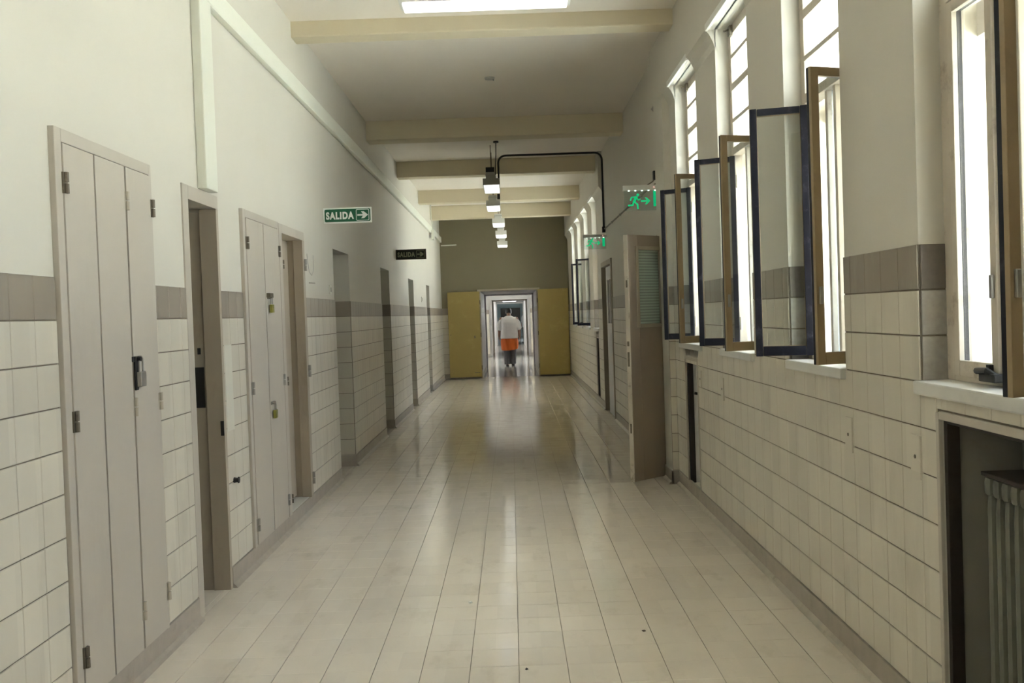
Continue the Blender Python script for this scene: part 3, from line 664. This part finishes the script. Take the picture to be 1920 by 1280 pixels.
b = MB(); b.tube([(-.126, 8.9, CEIL), (-.126, 8.9, CEIL-.015)], [.05, .045], 16); b.tube([(-.09, 8.9, CEIL-.012), (-.09, 8.9, CEIL-.03)], .008, 8); tag(b.build('ceiling_rose', M['lamp_grey']), 'small round grey ceiling rose without a lamp in the dark bay', 'ceiling rose')

# ------------------------------------------------------------------ windows
FX0, FX1 = 1.44, 1.50
ZS0, ZS1 = 1.203, 2.40
def sash(root, hinge, free, z0=ZS0, z1=ZS1, far=True, glass='glass', detail=True, room='brown'):
    h = Vector((*hinge, 0)); f = Vector((*free, 0)); d = (f-h); L = d.length; d.normalize()
    n = Vector((d.y, -d.x, 0))            # a horizontal normal
    inn = n if (n.dot(Vector((0,1,0))) > 0) == far else -n     # side of the room face
    up = Vector((0,0,1)); st, rt, rb, th = .036, .036, .05, .017
    def frame(mat_, name, off, thk, grow, par):
        m = MB(); c0 = h + inn*off
        g = grow
        m.obox(c0 + d*(st/2) + up*(z0+z1)/2, d, inn, up, st+g, thk, z1-z0, .002); m.obox(c0 + d*(L-st/2) + up*(z0+z1)/2, d, inn, up, st+g, thk, z1-z0, .002)
        m.obox(c0 + d*(L/2) + up*(z0+rb/2), d, inn, up, L-2*st, thk, rb+g, .002); m.obox(c0 + d*(L/2) + up*(z1-rt/2), d, inn, up, L-2*st, thk, rt+g, .002)
        return m.build(name, mat_, par)
    s = frame(M[room], 'sash', th/2, th, 0, root)
    frame(M['navy'], 'outer_face', -th/2, th, -.004, s)
    p = MB(); p.obox(h + d*(L/2) + up*(z0+z1)/2, d, inn, up, L-2*st+.012, .004, z1-z0-rb-rt+.012); p.build('pane', M[glass], s)
    if detail:
        q = MB()
        for z in (z0+.14, z1-.16): q.tube([tuple(h - d*.004 + up*(z-.04)), tuple(h - d*.004 + up*(z+.04))], .009, 8)
        q.build('hinge', M['frame'], s)
        q = MB(); q.obox(f + inn*.022 - d*.018 + up*(z0+.28), d, inn, up, .014, .012, .07, .003); q.build('catch', M['steel'], s)
    return s
wn = 0
def window(a, b, sashes, label, detail=True, zbot=SILL, ztop=HEAD_Z, sill=True, panes='frosted'):
    global wn; wn += 1
    w = struct(empty('window_%d' % wn, (FX0, (a+b)/2, zbot)), label)
    f = MB(); t = .055
    f.box(FX0, FX1, a, a+t, zbot, ztop, .004); f.box(FX0, FX1, b-t, b, zbot, ztop, .004); f.box(FX0, FX1, a+t, b-t, zbot, zbot+.02, .004); f.box(FX0, FX1, a+t, b-t, ztop-.06, ztop, .004)
    f.build('window_frame', M['frame'], w)
    f = MB(); f.box(FX0-.006, FX1, a+t, b-t, ZS1+.004, ZS1+.05, .004); f.build('transom', M['frame'], w)
    c = (a+b)/2
    for yy in (c-.052, c+.052):
        f = MB(); f.box(FX0+.006, FX1, yy-.015, yy+.015, zbot+.02, ZS1+.004, .003); f.build('mullion', M['frame'], w)
    f = MB(); f.box(FX0+.028, FX0+.032, c-.037, c+.037, zbot+.02, ZS1); f.build('pane', M[panes], w)
    zz = [ZS1+.05, 2.62, 2.83, 3.02, ztop-.06]
    for k in range(3):
        f = MB(); f.box(FX0, FX1, a+t, b-t, zz[k+1]-(.022 if k == 1 else .012), zz[k+1]+(.022 if k == 1 else .012), .003); f.build('glazing_bar', M['frame'], w)
    for k in range(4):
        f = MB(); f.box(FX0+.028, FX0+.032, a+t-.003, b-t+.003, zz[k]-.003, zz[k+1]+.003); f.build('pane', M[panes], w)
    # grey vertical bars of the outside grille
    n = 6
    for k in range(n):
        y = a+.06+(b-a-.12)*(k+.5)/n
        f = MB(); f.tube([(1.585, y, zbot-.02), (1.585, y, ZS1+.02)], .014, 6); f.build('grille_bar', M['bar'], w)
    f = MB(); f.box(1.565, 1.60, a, b, ZS1-.09, ZS1+.02, .003); f.box(1.572, 1.598, a, b, zbot+.01, zbot+.03, .003); f.build('grille_rail', M['bar'], w)
    if sill:
        f = MB(); f.box(XR-.03, 1.875, a-.001, b+.001, SILL-.045, SILL, .006); f.build('window_sill', M['marble'], w)
    f = MB(); f.box(HEAD_X-.004, HEAD_X+.014, a+.01, b-.01, HEAD_Z-.014, HEAD_Z+.03, .004); f.build('pelmet_strip', M['soffit'], w)  # strip whitened to show the header edge as lit
    if detail:
        f = MB(); f.box(FX0-.02, FX0-.001, b-.13, b-.075, ztop-.075, ztop-.012, .004); f.tube([(FX0-.012, b-.10, ztop-.03), (FX0-.05, b-.10, ztop-.045), (FX0-.055, b-.13, ztop-.05)], .006, 6); f.build('shutter_bracket', M['hinge'], w)
    for q in sashes: sash(w, *q[:2], far=q[2], detail=detail, room=q[3] if len(q) > 3 else 'brown')
    return w
for k, (a, b) in enumerate(NEAR_WIN[:3]):
    window(a, b, [], ['daylit window farthest behind the viewpoint', 'daylit window behind the viewpoint', 'daylit window level with the viewpoint'][k], False)
w1 = window(*NEAR_WIN[3], [((1.452, 3.012), (1.450, 2.735), True, 'frame'), ((1.46, 2.355), (1.215, 2.28), False)], 'window above the radiator niche, far sash shut and near sash open')
f = MB(); f.box(1.40, 1.445, 2.70, 2.79, 1.20, 1.225, .004); f.tube([(1.42, 2.72, 1.215), (1.40, 2.74, 1.235), (1.395, 2.79, 1.232)], .010, 8); f.tube([(1.43, 2.775, 1.215), (1.43, 2.775, 1.25)], .013, 8); f.build('bolt', M['black'], w1)
window(*NEAR_WIN[4], [((1.452, 4.462), (1.19, 4.53), True), ((1.46, 3.82), (1.225, 3.745), False)], 'window beside the radiator-niche window, both sashes swung into the corridor')
window(*NEAR_WIN[5], [((1.452, 5.885), (1.215, 6.0), True), ((1.46, 5.232), (1.19, 5.165), False)], 'middle one of the three windows with both sashes swung open')
window(*NEAR_WIN[6], [((1.452, 7.33), (1.235, 7.47), True), ((1.46, 6.642), (1.19, 6.575), False)], 'window with open sashes beside the open glazed door')
window(*FAR_WIN[0], [], 'shut window just past the pale far door', False)
window(*FAR_WIN[1], [((1.452, 16.56), (1.20, 16.70), True)], 'far window with a single dark sash open', False)
window(*FAR_WIN[2], [((1.452, 18.2), (1.22, 18.3), True)], 'far window with one open sash, second from the end wall', False)
window(*FAR_WIN[3], [], 'shut window nearest the mustard doors', False)

# radiator niches
def niche(q, label, valve, backm, rad=False):
    y0, y1, z0, z1 = q; s = struct(empty('trim_%d' % niche.n, (XR, y1, z0)), label); niche.n += 1
    f = MB(); f.box(XR-.012, XR+.02, y1, y1+.022, z0-.09, z1+.022, .003); f.box(XR-.012, XR+.02, y0-.022, y0, z0-.09, z1+.022, .003); f.box(XR-.012, XR+.02, y0, y1, z1, z1+.026, .003); f.build('niche_frame', M['cup'], s)
    f = MB(); f.box(XR+.004, XR+.045, y1-.022, y1-.001, z0, z1, .002); f.box(XR+.004, XR+.03, y0, y1-.022, z1-.012, z1-.001, .002); f.build('angle_iron', M['nichedark'], s)
    f = MB(); f.box(XR+.046, 1.619, y1-.012, y1-.001, z0, z1, .002); f.build('niche_lining', backm, s)
    f = MB(); f.box(1.60, 1.619, y0+.001, y1-.012, z0, z1, .002); f.build('niche_back', backm, s)
    if valve:
        f = MB(); f.tube([(1.46, y1-.013, .78), (1.46, y1-.05, .78)], .008, 8); f.tube([(1.46, y1-.05, .755), (1.46, y1-.05, .805)], .012, 8); f.tube([(1.40, y1-.05, .79), (1.46, y1-.05, .78)], .01, 8); f.build('valve', M['black'], s)
niche.n = 1
niche(NICHE[0], 'radiator niche frame under the nearest window', False, M['niche'])
niche(NICHE[1], 'narrow white-lined niche under the window beside the glazed door', True, M['whitepanel'])
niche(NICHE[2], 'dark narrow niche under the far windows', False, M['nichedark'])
rd = empty('radiator', (1.5, 2.58, .09)); tag(rd, 'old grey-green cast iron column radiator in the niche under the window', 'radiator')
ny = 11
for k in range(ny):
    y = 2.32+k*.05
    for x in (1.455, 1.505, 1.555):
        pass
    b = MB()
    for x in (1.452, 1.505, 1.556): b.tube([(x, y, .16), (x, y, .20), (x, y, .80), (x, y, .85)], [.014, .0175, .0175, .014], 8)
    b.obox((1.504, y, .875), (1,0,0), (0,1,0), (0,0,1), .148, .043, .06, .018); b.obox((1.504, y, .155), (1,0,0), (0,1,0), (0,0,1), .148, .043, .06, .018)
    b.box(1.45, 1.46, y-.016, y+.016, .18, .86, .003)
    b.build('column', M['radiator'], rd)
for y in (2.34, 2.80): b = MB(); b.tube([(1.504, y, .13), (1.504, y, .09)], .02, 8); b.build('foot', M['radiator'], rd)
b = MB(); b.box(1.43, 1.60, 2.29, 2.85, .905, .918, .003); b.build('cover_plate', M['nichedark'], rd)

# small cover plates on the right wall
for (y0, y1, z0, z1, lb) in ((3.69, 3.765, .85, .99, 'small cream cover plate with a keyhole on the tiles below the first pier'), (3.07, 3.145, .852, 1.0, 'small cream cover plate with a keyhole beside the radiator niche'), (5.93, 6.0, .85, .995, 'small cream cover plate with a keyhole below the pier next to the glazed-door window'), (6.62, 6.69, .88, 1.0, 'small cream cover plate right beside the white-lined niche')):
    p = empty('cover_plate', (XR, (y0+y1)/2, z0)); tag(p, lb, 'cover plate')
    b = MB(); b.box(XR-.014, XR, y0, y1, z0, z1, .002); b.build('plate', M['tile'], p)
    b = MB(); b.tube([(XR-.013, (y0+y1)/2, (z0+z1)/2), (XR-.016, (y0+y1)/2, (z0+z1)/2)], .007, 8); b.build('keyhole', M['hinge'], p)

# litter on the floor
for (x, y, r, h, m, lb) in ((-.255, 4.66, .011, .006, 'signwhite', 'tiny crumpled white paper scrap on the floor tiles'), (.55, 4.165, .012, .004, 'doorbrown', 'tiny brown leaf scrap on the floor tiles'), (.015, 3.76, .008, .005, 'black', 'tiny black crumb on the floor tiles')):
    b = MB(); n = 7; ring = [(x+r*(.6+.6*random.random())*math.cos(2*math.pi*k/n), y+r*(.6+.6*random.random())*math.sin(2*math.pi*k/n), .0005) for k in range(n)]
    b.loft([ring, [(x+(p[0]-x)*.6, y+(p[1]-y)*.6, h*(.6+.8*random.random())) for p in ring]]); tag(b.build('litter_scrap', M[m]), lb, 'litter')

# ------------------------------------------------------------------ right doors
dr = struct(empty('door_3', (1.35, 8.05, 0)), 'tall taupe door with a blind-covered pane, standing open into the corridor')
H = Vector((1.46, 8.115, 0)); E_ = Vector((.985, 7.722, 0)); d = (E_-H).normalized(); L = (E_-H).length; nn = Vector((-d.y, d.x, 0))
if nn.y > 0: nn = -nn
up = Vector((0,0,1)); th = .046; zt = 2.078
def dbox(m, u0, u1, z0, z1, t0, t1, bev=.003):
    m.obox(H + d*(u0+u1)/2 + nn*(t0+t1)/2 + up*(z0+z1)/2, d, nn, up, u1-u0, t1-t0, z1-z0, bev); return m
g0, g1, gz0, gz1 = L-.405, L-.125, 1.33, 1.955
b = MB(); dbox(b, 0, g0, .015, zt, -th, 0); dbox(b, g1, L-.006, .015, zt, -th, 0); dbox(b, g0, g1, .015, gz0, -th, 0); dbox(b, g0, g1, gz1, zt, -th, 0); leaf = b.build('door_leaf', M['slabdoor'], dr)
b = MB(); dbox(b, L-.006, L, .012, zt, -th, 0, .002); edge = b.build('worn_edge', M['dooredge'], leaf)
b = MB(); dbox(b, L-.001, L+.0015, .98, 1.10, -.034, -.012, .0005); dbox(b, L-.001, L+.0015, 1.15, 1.19, -.034, -.012, .0005); dbox(b, L-.001, L+.0015, 1.64, 1.70, -.03, -.012, .0005); dbox(b, L-.001, L+.0015, .42, .50, -.03, -.012, .0005); b.build('lock_plate', M['hinge'], leaf)
b = MB(); w_ = .03
dbox(b, g0-w_, g0, gz0-w_, gz1+w_, -.004, .010); dbox(b, g1, g1+w_, gz0-w_, gz1+w_, -.004, .010); dbox(b, g0, g1, gz0-w_, gz0, -.004, .010); dbox(b, g0, g1, gz1, gz1+w_, -.004, .010); b.build('pane_moulding', M['jamb'], leaf)
b = MB(); dbox(b, g0, g1, gz0, gz1, -.02, -.016, 0); b.build('pane', M['glass'], leaf)
b = MB(); dbox(b, g0, g1, gz0, gz1, -.032, -.026, 0); b.build('blind', M['blind'], leaf)
b = MB(); b.box(XR-.015, 1.70, 8.095, 8.13, 0, 2.10, .003); b.box(XR-.015, 1.70, 8.92, 8.96, 0, 2.10, .003); b.box(XR-.015, 1.70, 8.13, 8.92, 2.06, 2.12, .003); b.build('door_frame', M['jamb'], dr)
d4 = struct(empty('door_4', (XR, 12.7, 0)), 'pale far door with dark panes next to the second lit exit sign')
b = MB(); b.box(XR-.02, 1.68, 12.27, 12.33, 0, 2.15, .003); b.box(XR-.02, 1.68, 13.52, 13.58, 0, 2.15, .003); b.box(XR-.02, 1.68, 12.33, 13.52, 2.08, 2.15, .003); b.build('door_frame', M['jamb'], d4)
b = MB(); b.box(XR+.0, XR+.04, 12.33, 12.44, .02, 2.06, .003); b.box(XR, XR+.04, 13.0, 13.1, .02, 2.06, .003); b.box(XR, XR+.04, 12.44, 13.0, .02, 1.28, .003); b.box(XR, XR+.04, 12.44, 13.0, 1.88, 2.06, .003); b.box(XR, XR+.04, 12.70, 12.75, 1.28, 1.88, .003); lf = b.build('door_leaf', M['whitepanel'], d4)
for (a, c) in ((12.44, 12.70), (12.75, 13.0)):
    b = MB(); b.box(XR+.018, XR+.022, a, c, 1.28, 1.88); b.build('pane', M['nichedark'], lf)
for z in (1.0, .22):
    b = MB(); b.tube([(XR-.008, 12.335, z-.05), (XR-.008, 12.335, z+.05)], .011, 8); b.build('hinge', M['black'], lf)

# mustard doors folded back against the end wall
def mustard(x0, x1, ztop, hx, label, n):
    o = struct(empty('door_%d' % n, ((x0+x1)/2, YE-.06, 0)), label)
    b = MB(); b.box(x0, x1, YE-.075, YE-.03, .02, ztop, .004); lf = b.build('door_leaf', M['yellow'], o)
    b = MB()
    for z in (.25, 1.0, 1.75): b.tube([(hx, YE-.028, z-.05), (hx, YE-.028, z+.05)], .011, 8)
    b.build('hinge', M['hinge'], o)
    kx = x1-.12 if hx > x0+.3 and hx >= x1-.05 else x0+.10
    if n == 5:
        b = MB(); b.box(x1-.15, x1-.135, YE-.078, YE-.074, .93, .985, .001); b.box(x1-.125, x1-.11, YE-.078, YE-.074, .93, .985, .001); b.tube([(x0+.05, YE-.076, 1.02), (x0+.05, YE-.079, 1.02)], .012, 8); b.box(x1-.16, x1-.03, YE-.078, YE-.074, .13, .145, .001); b.build('lock_marks', M['hinge'], lf)
    b = MB(); b.box(x0+.003, x1-.003, YE-.0775, YE-.0745, .021, .04, .001); b.build('worn_bottom_edge', M['hinge'], lf)
    return o
mustard(-1.445, -.715, 2.0, -.705, 'mustard yellow door folded back against the end wall on the cupboard side', 5)
mustard(.63, 1.325, 2.005, .62, 'mustard yellow door folded back against the end wall on the window side', 6)
b = MB(); b.box(DOORX[0]-.06, DOORX[1]+.06, YE-.035, YE+.02, 2.0, 2.045, .004); b.box(DOORX[0]-.012, DOORX[0]+.01, YE-.025, YE+.13, 0, 2.0, .003); b.box(DOORX[1]-.01, DOORX[1]+.012, YE-.025, YE+.13, 0, 2.0, .003)
struct(b.build('trim_4', M['jamb']), 'brown frame around the double doorway in the end wall')
# small pipe stub on end wall
b = MB(); b.tube([(XL+.03, YE-.03, 3.08), (-1.2, YE-.03, 3.085)], .014, 8); tag(b.build('wall_pipe', M['trunk']), 'short level pipe at the top left of the end wall', 'pipe')

# ------------------------------------------------------------------ enfilade beyond the end wall
x0, x1 = DOORX
def passage(name, ya, yb, m, label, zt=2.0, dado=True):
    b = MB(); b.box(x0-.2, x0, ya, yb, 0, zt+.2); b.box(x1, x1+.2, ya, yb, 0, zt+.2); b.box(x0, x1, ya, yb, zt, zt+.2)
    o = struct(b.build(name, m), label)
    if dado:
        k = MB(); k.box(x0-.002, x0+.006, ya+.05, yb-.05, BASE, 1.55); k.box(x1-.006, x1+.002, ya+.05, yb-.05, BASE, 1.55); k.build('dado', M['lav'], o)
        k = MB(); k.box(x0-.002, x0+.008, ya+.05, yb-.05, 1.50, 1.62); k.box(x1-.008, x1+.002, ya+.05, yb-.05, 1.50, 1.62); k.build('dado_cap', M['dark'], o)
        k = MB(); k.box(x0-.002, x0+.012, ya+.02, yb-.02, 0, BASE); k.box(x1-.012, x1+.002, ya+.02, yb-.02, 0, BASE); k.build('baseboard', M['base'], o)
    return o
def doorcase(n, y, m, zt=2.0):
    b = MB(); b.box(x0-.01, x0+.045, y-.05, y+.05, 0, zt, .004); b.box(x1-.045, x1+.01, y-.05, y+.05, 0, zt, .004); b.box(x0-.01, x1+.01, y-.05, y+.05, zt-.045, zt+.02, .004)
    struct(b.build('trim_%d' % n, m), 'door casing number %d of the far enfilade' % (n-4))
passage('wall_passage', 21.52, 24.85, M['lav'], 'lavender grey vestibule walls behind the end wall')
doorcase(5, 24.85, M['lav'])
s2 = struct(slab_wall('wall_middle_right', 1.42, 1.62, 24.9, 31.9, 0, 3.4, [(a, b_, .9, 2.9) for a, b_ in SEC2_WIN], M['pwhite']), 'white window wall of the middle hall')
b = MB(); b.box(-1.7, -1.5, 24.9, 31.9, 0, 3.4); struct(b.build('wall_middle_left', M['pwhite']), 'white wall of the middle hall')
struct(slab_wall('wall_middle_near', 24.8, 24.9, -1.7, 1.62, 0, 3.4, [(x0, x1, 0, 2.0)], M['hall'], axis='y'), 'near wall of the middle hall')
wm = struct(slab_wall('wall_middle_far', 31.9, 32.0, -1.7, 1.62, 0, 3.4, [(x0, x1, 0, 2.0)], M['hall'], axis='y'), 'far wall of the middle hall')
k = MB(); k.box(-1.5, x0-.05, 31.89, 31.902, BASE, 1.48); k.box(x1+.05, 1.42, 31.89, 31.902, BASE, 1.48); k.build('dado', M['tile'], wm)
k = MB(); k.box(-1.5, x0-.05, 31.888, 31.902, 1.48, 1.63); k.box(x1+.05, 1.42, 31.888, 31.902, 1.48, 1.63); k.build('dado_cap', M['dark'], wm)
k = MB(); k.box(-1.5, x0-.05, 31.88, 31.902, 0, BASE); k.box(x1+.05, 1.42, 31.88, 31.902, 0, BASE); k.build('baseboard', M['base'], wm)
b = MB(); b.box(-1.7, 1.7, 24.8, 32.0, 3.4, 3.6); struct(b.build('ceiling_middle', M['ceil']), 'ceiling of the middle hall')
doorcase(6, 31.9, M['hall'])
passage('wall_second_passage', 32.0, 35.6, M['jamb'], 'dim second vestibule walls', dado=False)
doorcase(7, 35.6, M['pwhite'])
passage('wall_third_passage', 35.6, 44.2, M['pwhite'], 'bright white passage walls beyond the person', zt=2.05, dado=False)
for yy in (37.5, 40.0, 42.5):
    b = MB(); b.box(-.35, .25, yy-.6, yy+.6, 2.035, 2.052, .003); tag(b.build('added_light_panel', M['fillpanel']), 'glowing panel added to brighten the low far passage ceiling, %s from the walking person' % order[int((yy-37)/2.5)], 'lamp', 'added glowing panels in the far passage')  # made-up glowing panels that brighten the white passage
doorcase(8, 44.2, M['pwhite'])
struct(slab_wall('wall_last_near', 44.2, 44.3, -2.6, 2.6, 0, 3.3, [(x0, x1, 0, 2.0)], M['teal'], axis='y'), 'near wall of the last room')
struct(slab_wall('wall_last_right', 2.3, 2.4, 44.3, 60.2, 0, 3.3, [(50.0, 52.5, .9, 2.8)], M['teal']), 'side wall of the last room with an opening added for daylight')  # opening made up to give the end wall bluish daylight
b = MB(); b.box(-2.5, -2.3, 44.3, 60.2, 0, 3.3); struct(b.build('wall_last_left', M['teal']), 'grey-blue left wall of the last room')
b = MB(); b.box(-2.5, 2.4, 60, 60.2, 0, 3.3); struct(b.build('wall_last_far', M['teal']), 'grey-blue wall at the very end of the enfilade')
b = MB(); b.box(-2.6, 2.6, 44.2, 60.3, 3.3, 3.5); struct(b.build('ceiling_last', M['teal']), 'ceiling of the last room')
ld = struct(empty('door_7', (-.03, 59.95, 0)), 'dark brown double door at the very end of the enfilade')
for a, c in ((-.66, -.04), (-.02, .60)):
    b = MB(); b.box(a, c, 59.94, 59.99, .02, 1.86, .006); lf = b.build('door_leaf', M['doorbrown'], ld)
    b = MB(); b.box(a+.1, c-.1, 59.925, 59.942, 1.0, 1.7, .006); b.box(a+.1, c-.1, 59.925, 59.942, .2, .85, .006); b.build('panel', M['doorbrown'], lf)

# ------------------------------------------------------------------ people
def remeshed(mb, name, mats, vox, smooth_it=6):
    me = bpy.data.meshes.new('tmp'); me.from_pydata([tuple(v) for v in mb.v], [], mb.f)
    bm = bmesh.new(); bm.from_mesh(me); bmesh.ops.recalc_face_normals(bm, faces=bm.faces); bm.to_mesh(me); bm.free()
    o = bpy.data.objects.new('tmp', me); COL.objects.link(o)
    m = o.modifiers.new('r', 'REMESH'); m.mode = 'VOXEL'; m.voxel_size = vox
    m = o.modifiers.new('s', 'SMOOTH'); m.iterations = smooth_it; m.factor = .5
    dg = bpy.context.evaluated_depsgraph_get(); out = bpy.data.meshes.new_from_object(o.evaluated_get(dg)); bpy.data.objects.remove(o)
    out.materials.clear(); out.materials.append(mats); out.polygons.foreach_set('use_smooth', [True]*len(out.polygons))
    return out
def limb(mb, pts, rad, seg=14, flat=1.0):
    mb.tube(pts, rad, seg)
    for p, r in zip(pts, rad): mb.ball(p, r, r, r, seg, 8)
def ell(cx, cy, z, rx, ry, n=28, bulge=0):
    return [(cx+rx*math.cos(2*math.pi*k/n), cy+ry*math.sin(2*math.pi*k/n), z) for k in range(n)]
def person(px, py, label, colors, stout=1.0, stride=.12, bow=.05, apron=True, rot=0.0):
    """standing figure facing +Y, feet at (px,py); local coordinates"""
    sw = stout; body = MB()
    # trunk, neck, head
    body.loft([ell(0, 0, .80, .15*sw, .11*sw), ell(0, 0, .92, .185*sw, .135*sw), ell(0, .01, 1.08, .18*sw, .14*sw), ell(0, 0, 1.22, .19*sw, .125*sw), ell(0, .01, 1.33, .175*sw, .10*sw), ell(0, .02, 1.395, .09, .07)])
    limb(body, [(0, .02, 1.36), (0, .05+bow*.5, 1.45)], [.062, .056])
    hc = Vector((0, .085+bow, 1.515)); body.ball(hc, .077, .094, .108, 20, 14)
    body.ball(hc+Vector((0, .03, -.055)), .055, .06, .055)
    body.ball(hc+Vector((0, .098, -.015)), .013, .02, .022, 8, 6)                     # nose
    for s in (-1, 1): body.ball(hc+Vector((s*.077, .0, -.012)), .012, .022, .03, 8, 6)  # ears
    for s in (-1, 1): body.ball(hc+Vector((s*.03, .086, .015)), .013, .01, .009, 8, 6)
    body.ball(hc+Vector((0, .082, -.055)), .025, .012, .009, 8, 6)
    for s in (-1, 1):
        sh_ = (s*.185*sw, 0, 1.315); el = (s*(.24*sw), -.03, 1.06); wr = (s*(.255*sw), .04, .845)
        limb(body, [sh_, el, wr], [.062, .05, .032]); w = Vector(wr)
        body.ball(w+Vector((0, .012, -.05)), .018, .038, .05, 12, 8)
        for q, (dy, ln) in enumerate(((-.022, .062), (-.006, .075), (.012, .08), (.028, .07))):
            a = w+Vector((0, dy+.012, -.085)); b_ = a+Vector((-s*.006, .006, -ln*.5)); c_ = b_+Vector((-s*.014, .006, -ln*.45)); limb(body, [a, b_, c_], [.0095, .009, .008], 8)
        a = w+Vector((-s*.008, .045, -.035)); limb(body, [a, a+Vector((-s*.006, .02, -.03)), a+Vector((-s*.008, .024, -.055))], [.011, .010, .009], 8)
    for s in (-1, 1):
        fy = s*stride*.5
        limb(body, [(s*.085*sw, 0, .86), (s*.075*sw, fy*.5+.015, .47), (s*.068*sw, fy, .10)], [.088*sw, .062*sw, .042])
        limb(body, [(s*.068*sw, fy-.03, .05), (s*.07*sw, fy+.12, .035)], [.038, .03])
    me = remeshed(body, 'person', M['skin'], .0075, 3); p = bpy.data.objects.new('person', me); COL.objects.link(p); p.location = (px, py, 0); p.rotation_euler = (0, 0, rot); tag(p, label, 'person')
    def part(name, mb, m, vox=.009, it=5):
        o = bpy.data.objects.new(name, remeshed(mb, name, m, vox, it)); COL.objects.link(o); o.parent = p; return o
    # shirt with short sleeves
    t_ = MB(); t_.loft([ell(0, -.005, .775, .222*sw, .165*sw), ell(0, 0, .90, .220*sw, .17*sw), ell(0, .01, 1.08, .215*sw, .17*sw), ell(0, 0, 1.22, .222*sw, .15*sw), ell(0, .005, 1.31, .205*sw, .125*sw), ell(0, .01, 1.37, .13*sw, .095*sw), ell(0, .025, 1.41, .075, .07)])
    for s in (-1, 1): limb(t_, [(s*.16*sw, 0, 1.305), (s*.215*sw, -.01, 1.20), (s*.238*sw, -.025, 1.075)], [.075, .082, .080])
    part('shirt', t_, colors[0], .011, 6)
    for_f = MB()
    if apron:
        n = 40; rings = []
        for z, rx, ry in ((.80, .205, .15), (.70, .222, .168), (.58, .218, .168), (.47, .205, .16)):
            rings.append([(rx*sw*math.cos(2*math.pi*k/n)*(1+.02*math.sin(k*2.1)), ry*sw*math.sin(2*math.pi*k/n)*(1+.03*math.sin(k*1.7+z*9)), z+(.03*math.sin(2*math.pi*k/n+.6) if z < .5 else 0)) for k in range(n)])
        for_f.loft(rings); part('apron', for_f, M['orange'], .010, 3)
    tr_ = MB()
    for s in (-1, 1):
        fy = s*stride*.5
        limb(tr_, [(s*.085*sw, 0, .84), (s*.078*sw, fy*.5+.01, .47)], [.105*sw, .085*sw]); tr_.tube([(s*.078*sw, fy*.5+.01, .47), (s*.072*sw, fy*.8, .25), (s*.07*sw, fy-.005, .055)], [.085*sw, .078*sw, .076*sw], 18)
    tr_.ball((0, 0, .86), .17*sw, .13*sw, .12); part('trousers', tr_, colors[1], .010, 3)
    for s in (-1, 1):
        fy = s*stride*.5; b = MB(); x = s*.07*sw
        b.loft([[(x+.045*a, fy+c*.105+.045, 0) for a, c in ((math.cos(q*math.pi/10), math.sin(q*math.pi/10)*1.35) for q in range(20))], [(x+.047*a, fy+c*.105+.045, .03) for a, c in ((math.cos(q*math.pi/10), math.sin(q*math.pi/10)*1.35) for q in range(20))], [(x+.036*a, fy+c*.075+.02, .075) for a, c in ((math.cos(q*math.pi/10), math.sin(q*math.pi/10)) for q in range(20))]])
        o = b.build('shoe', M['shoe'], None, True); o.parent = p
    hr = MB(); hr.ball(hc+Vector((0, -.018, .018)), .087, .094, .102, 18, 12); hr.ball(hc+Vector((0, -.03, -.04)), .072, .07, .06); part('hair', hr, M['hair'], .008, 2)
    return p
person(-.065, 26.0, 'person in a white short-sleeved tunic, orange apron and grey trousers walking away down the passage', (M['tee'], M['trouser']), 1.12, .14, .07)
person(.72, 47.0, 'person in a white top and dark trousers standing in the last dim room', (M['tee'], M['doorbrown']), .95, .04, .0, False, 2.4)
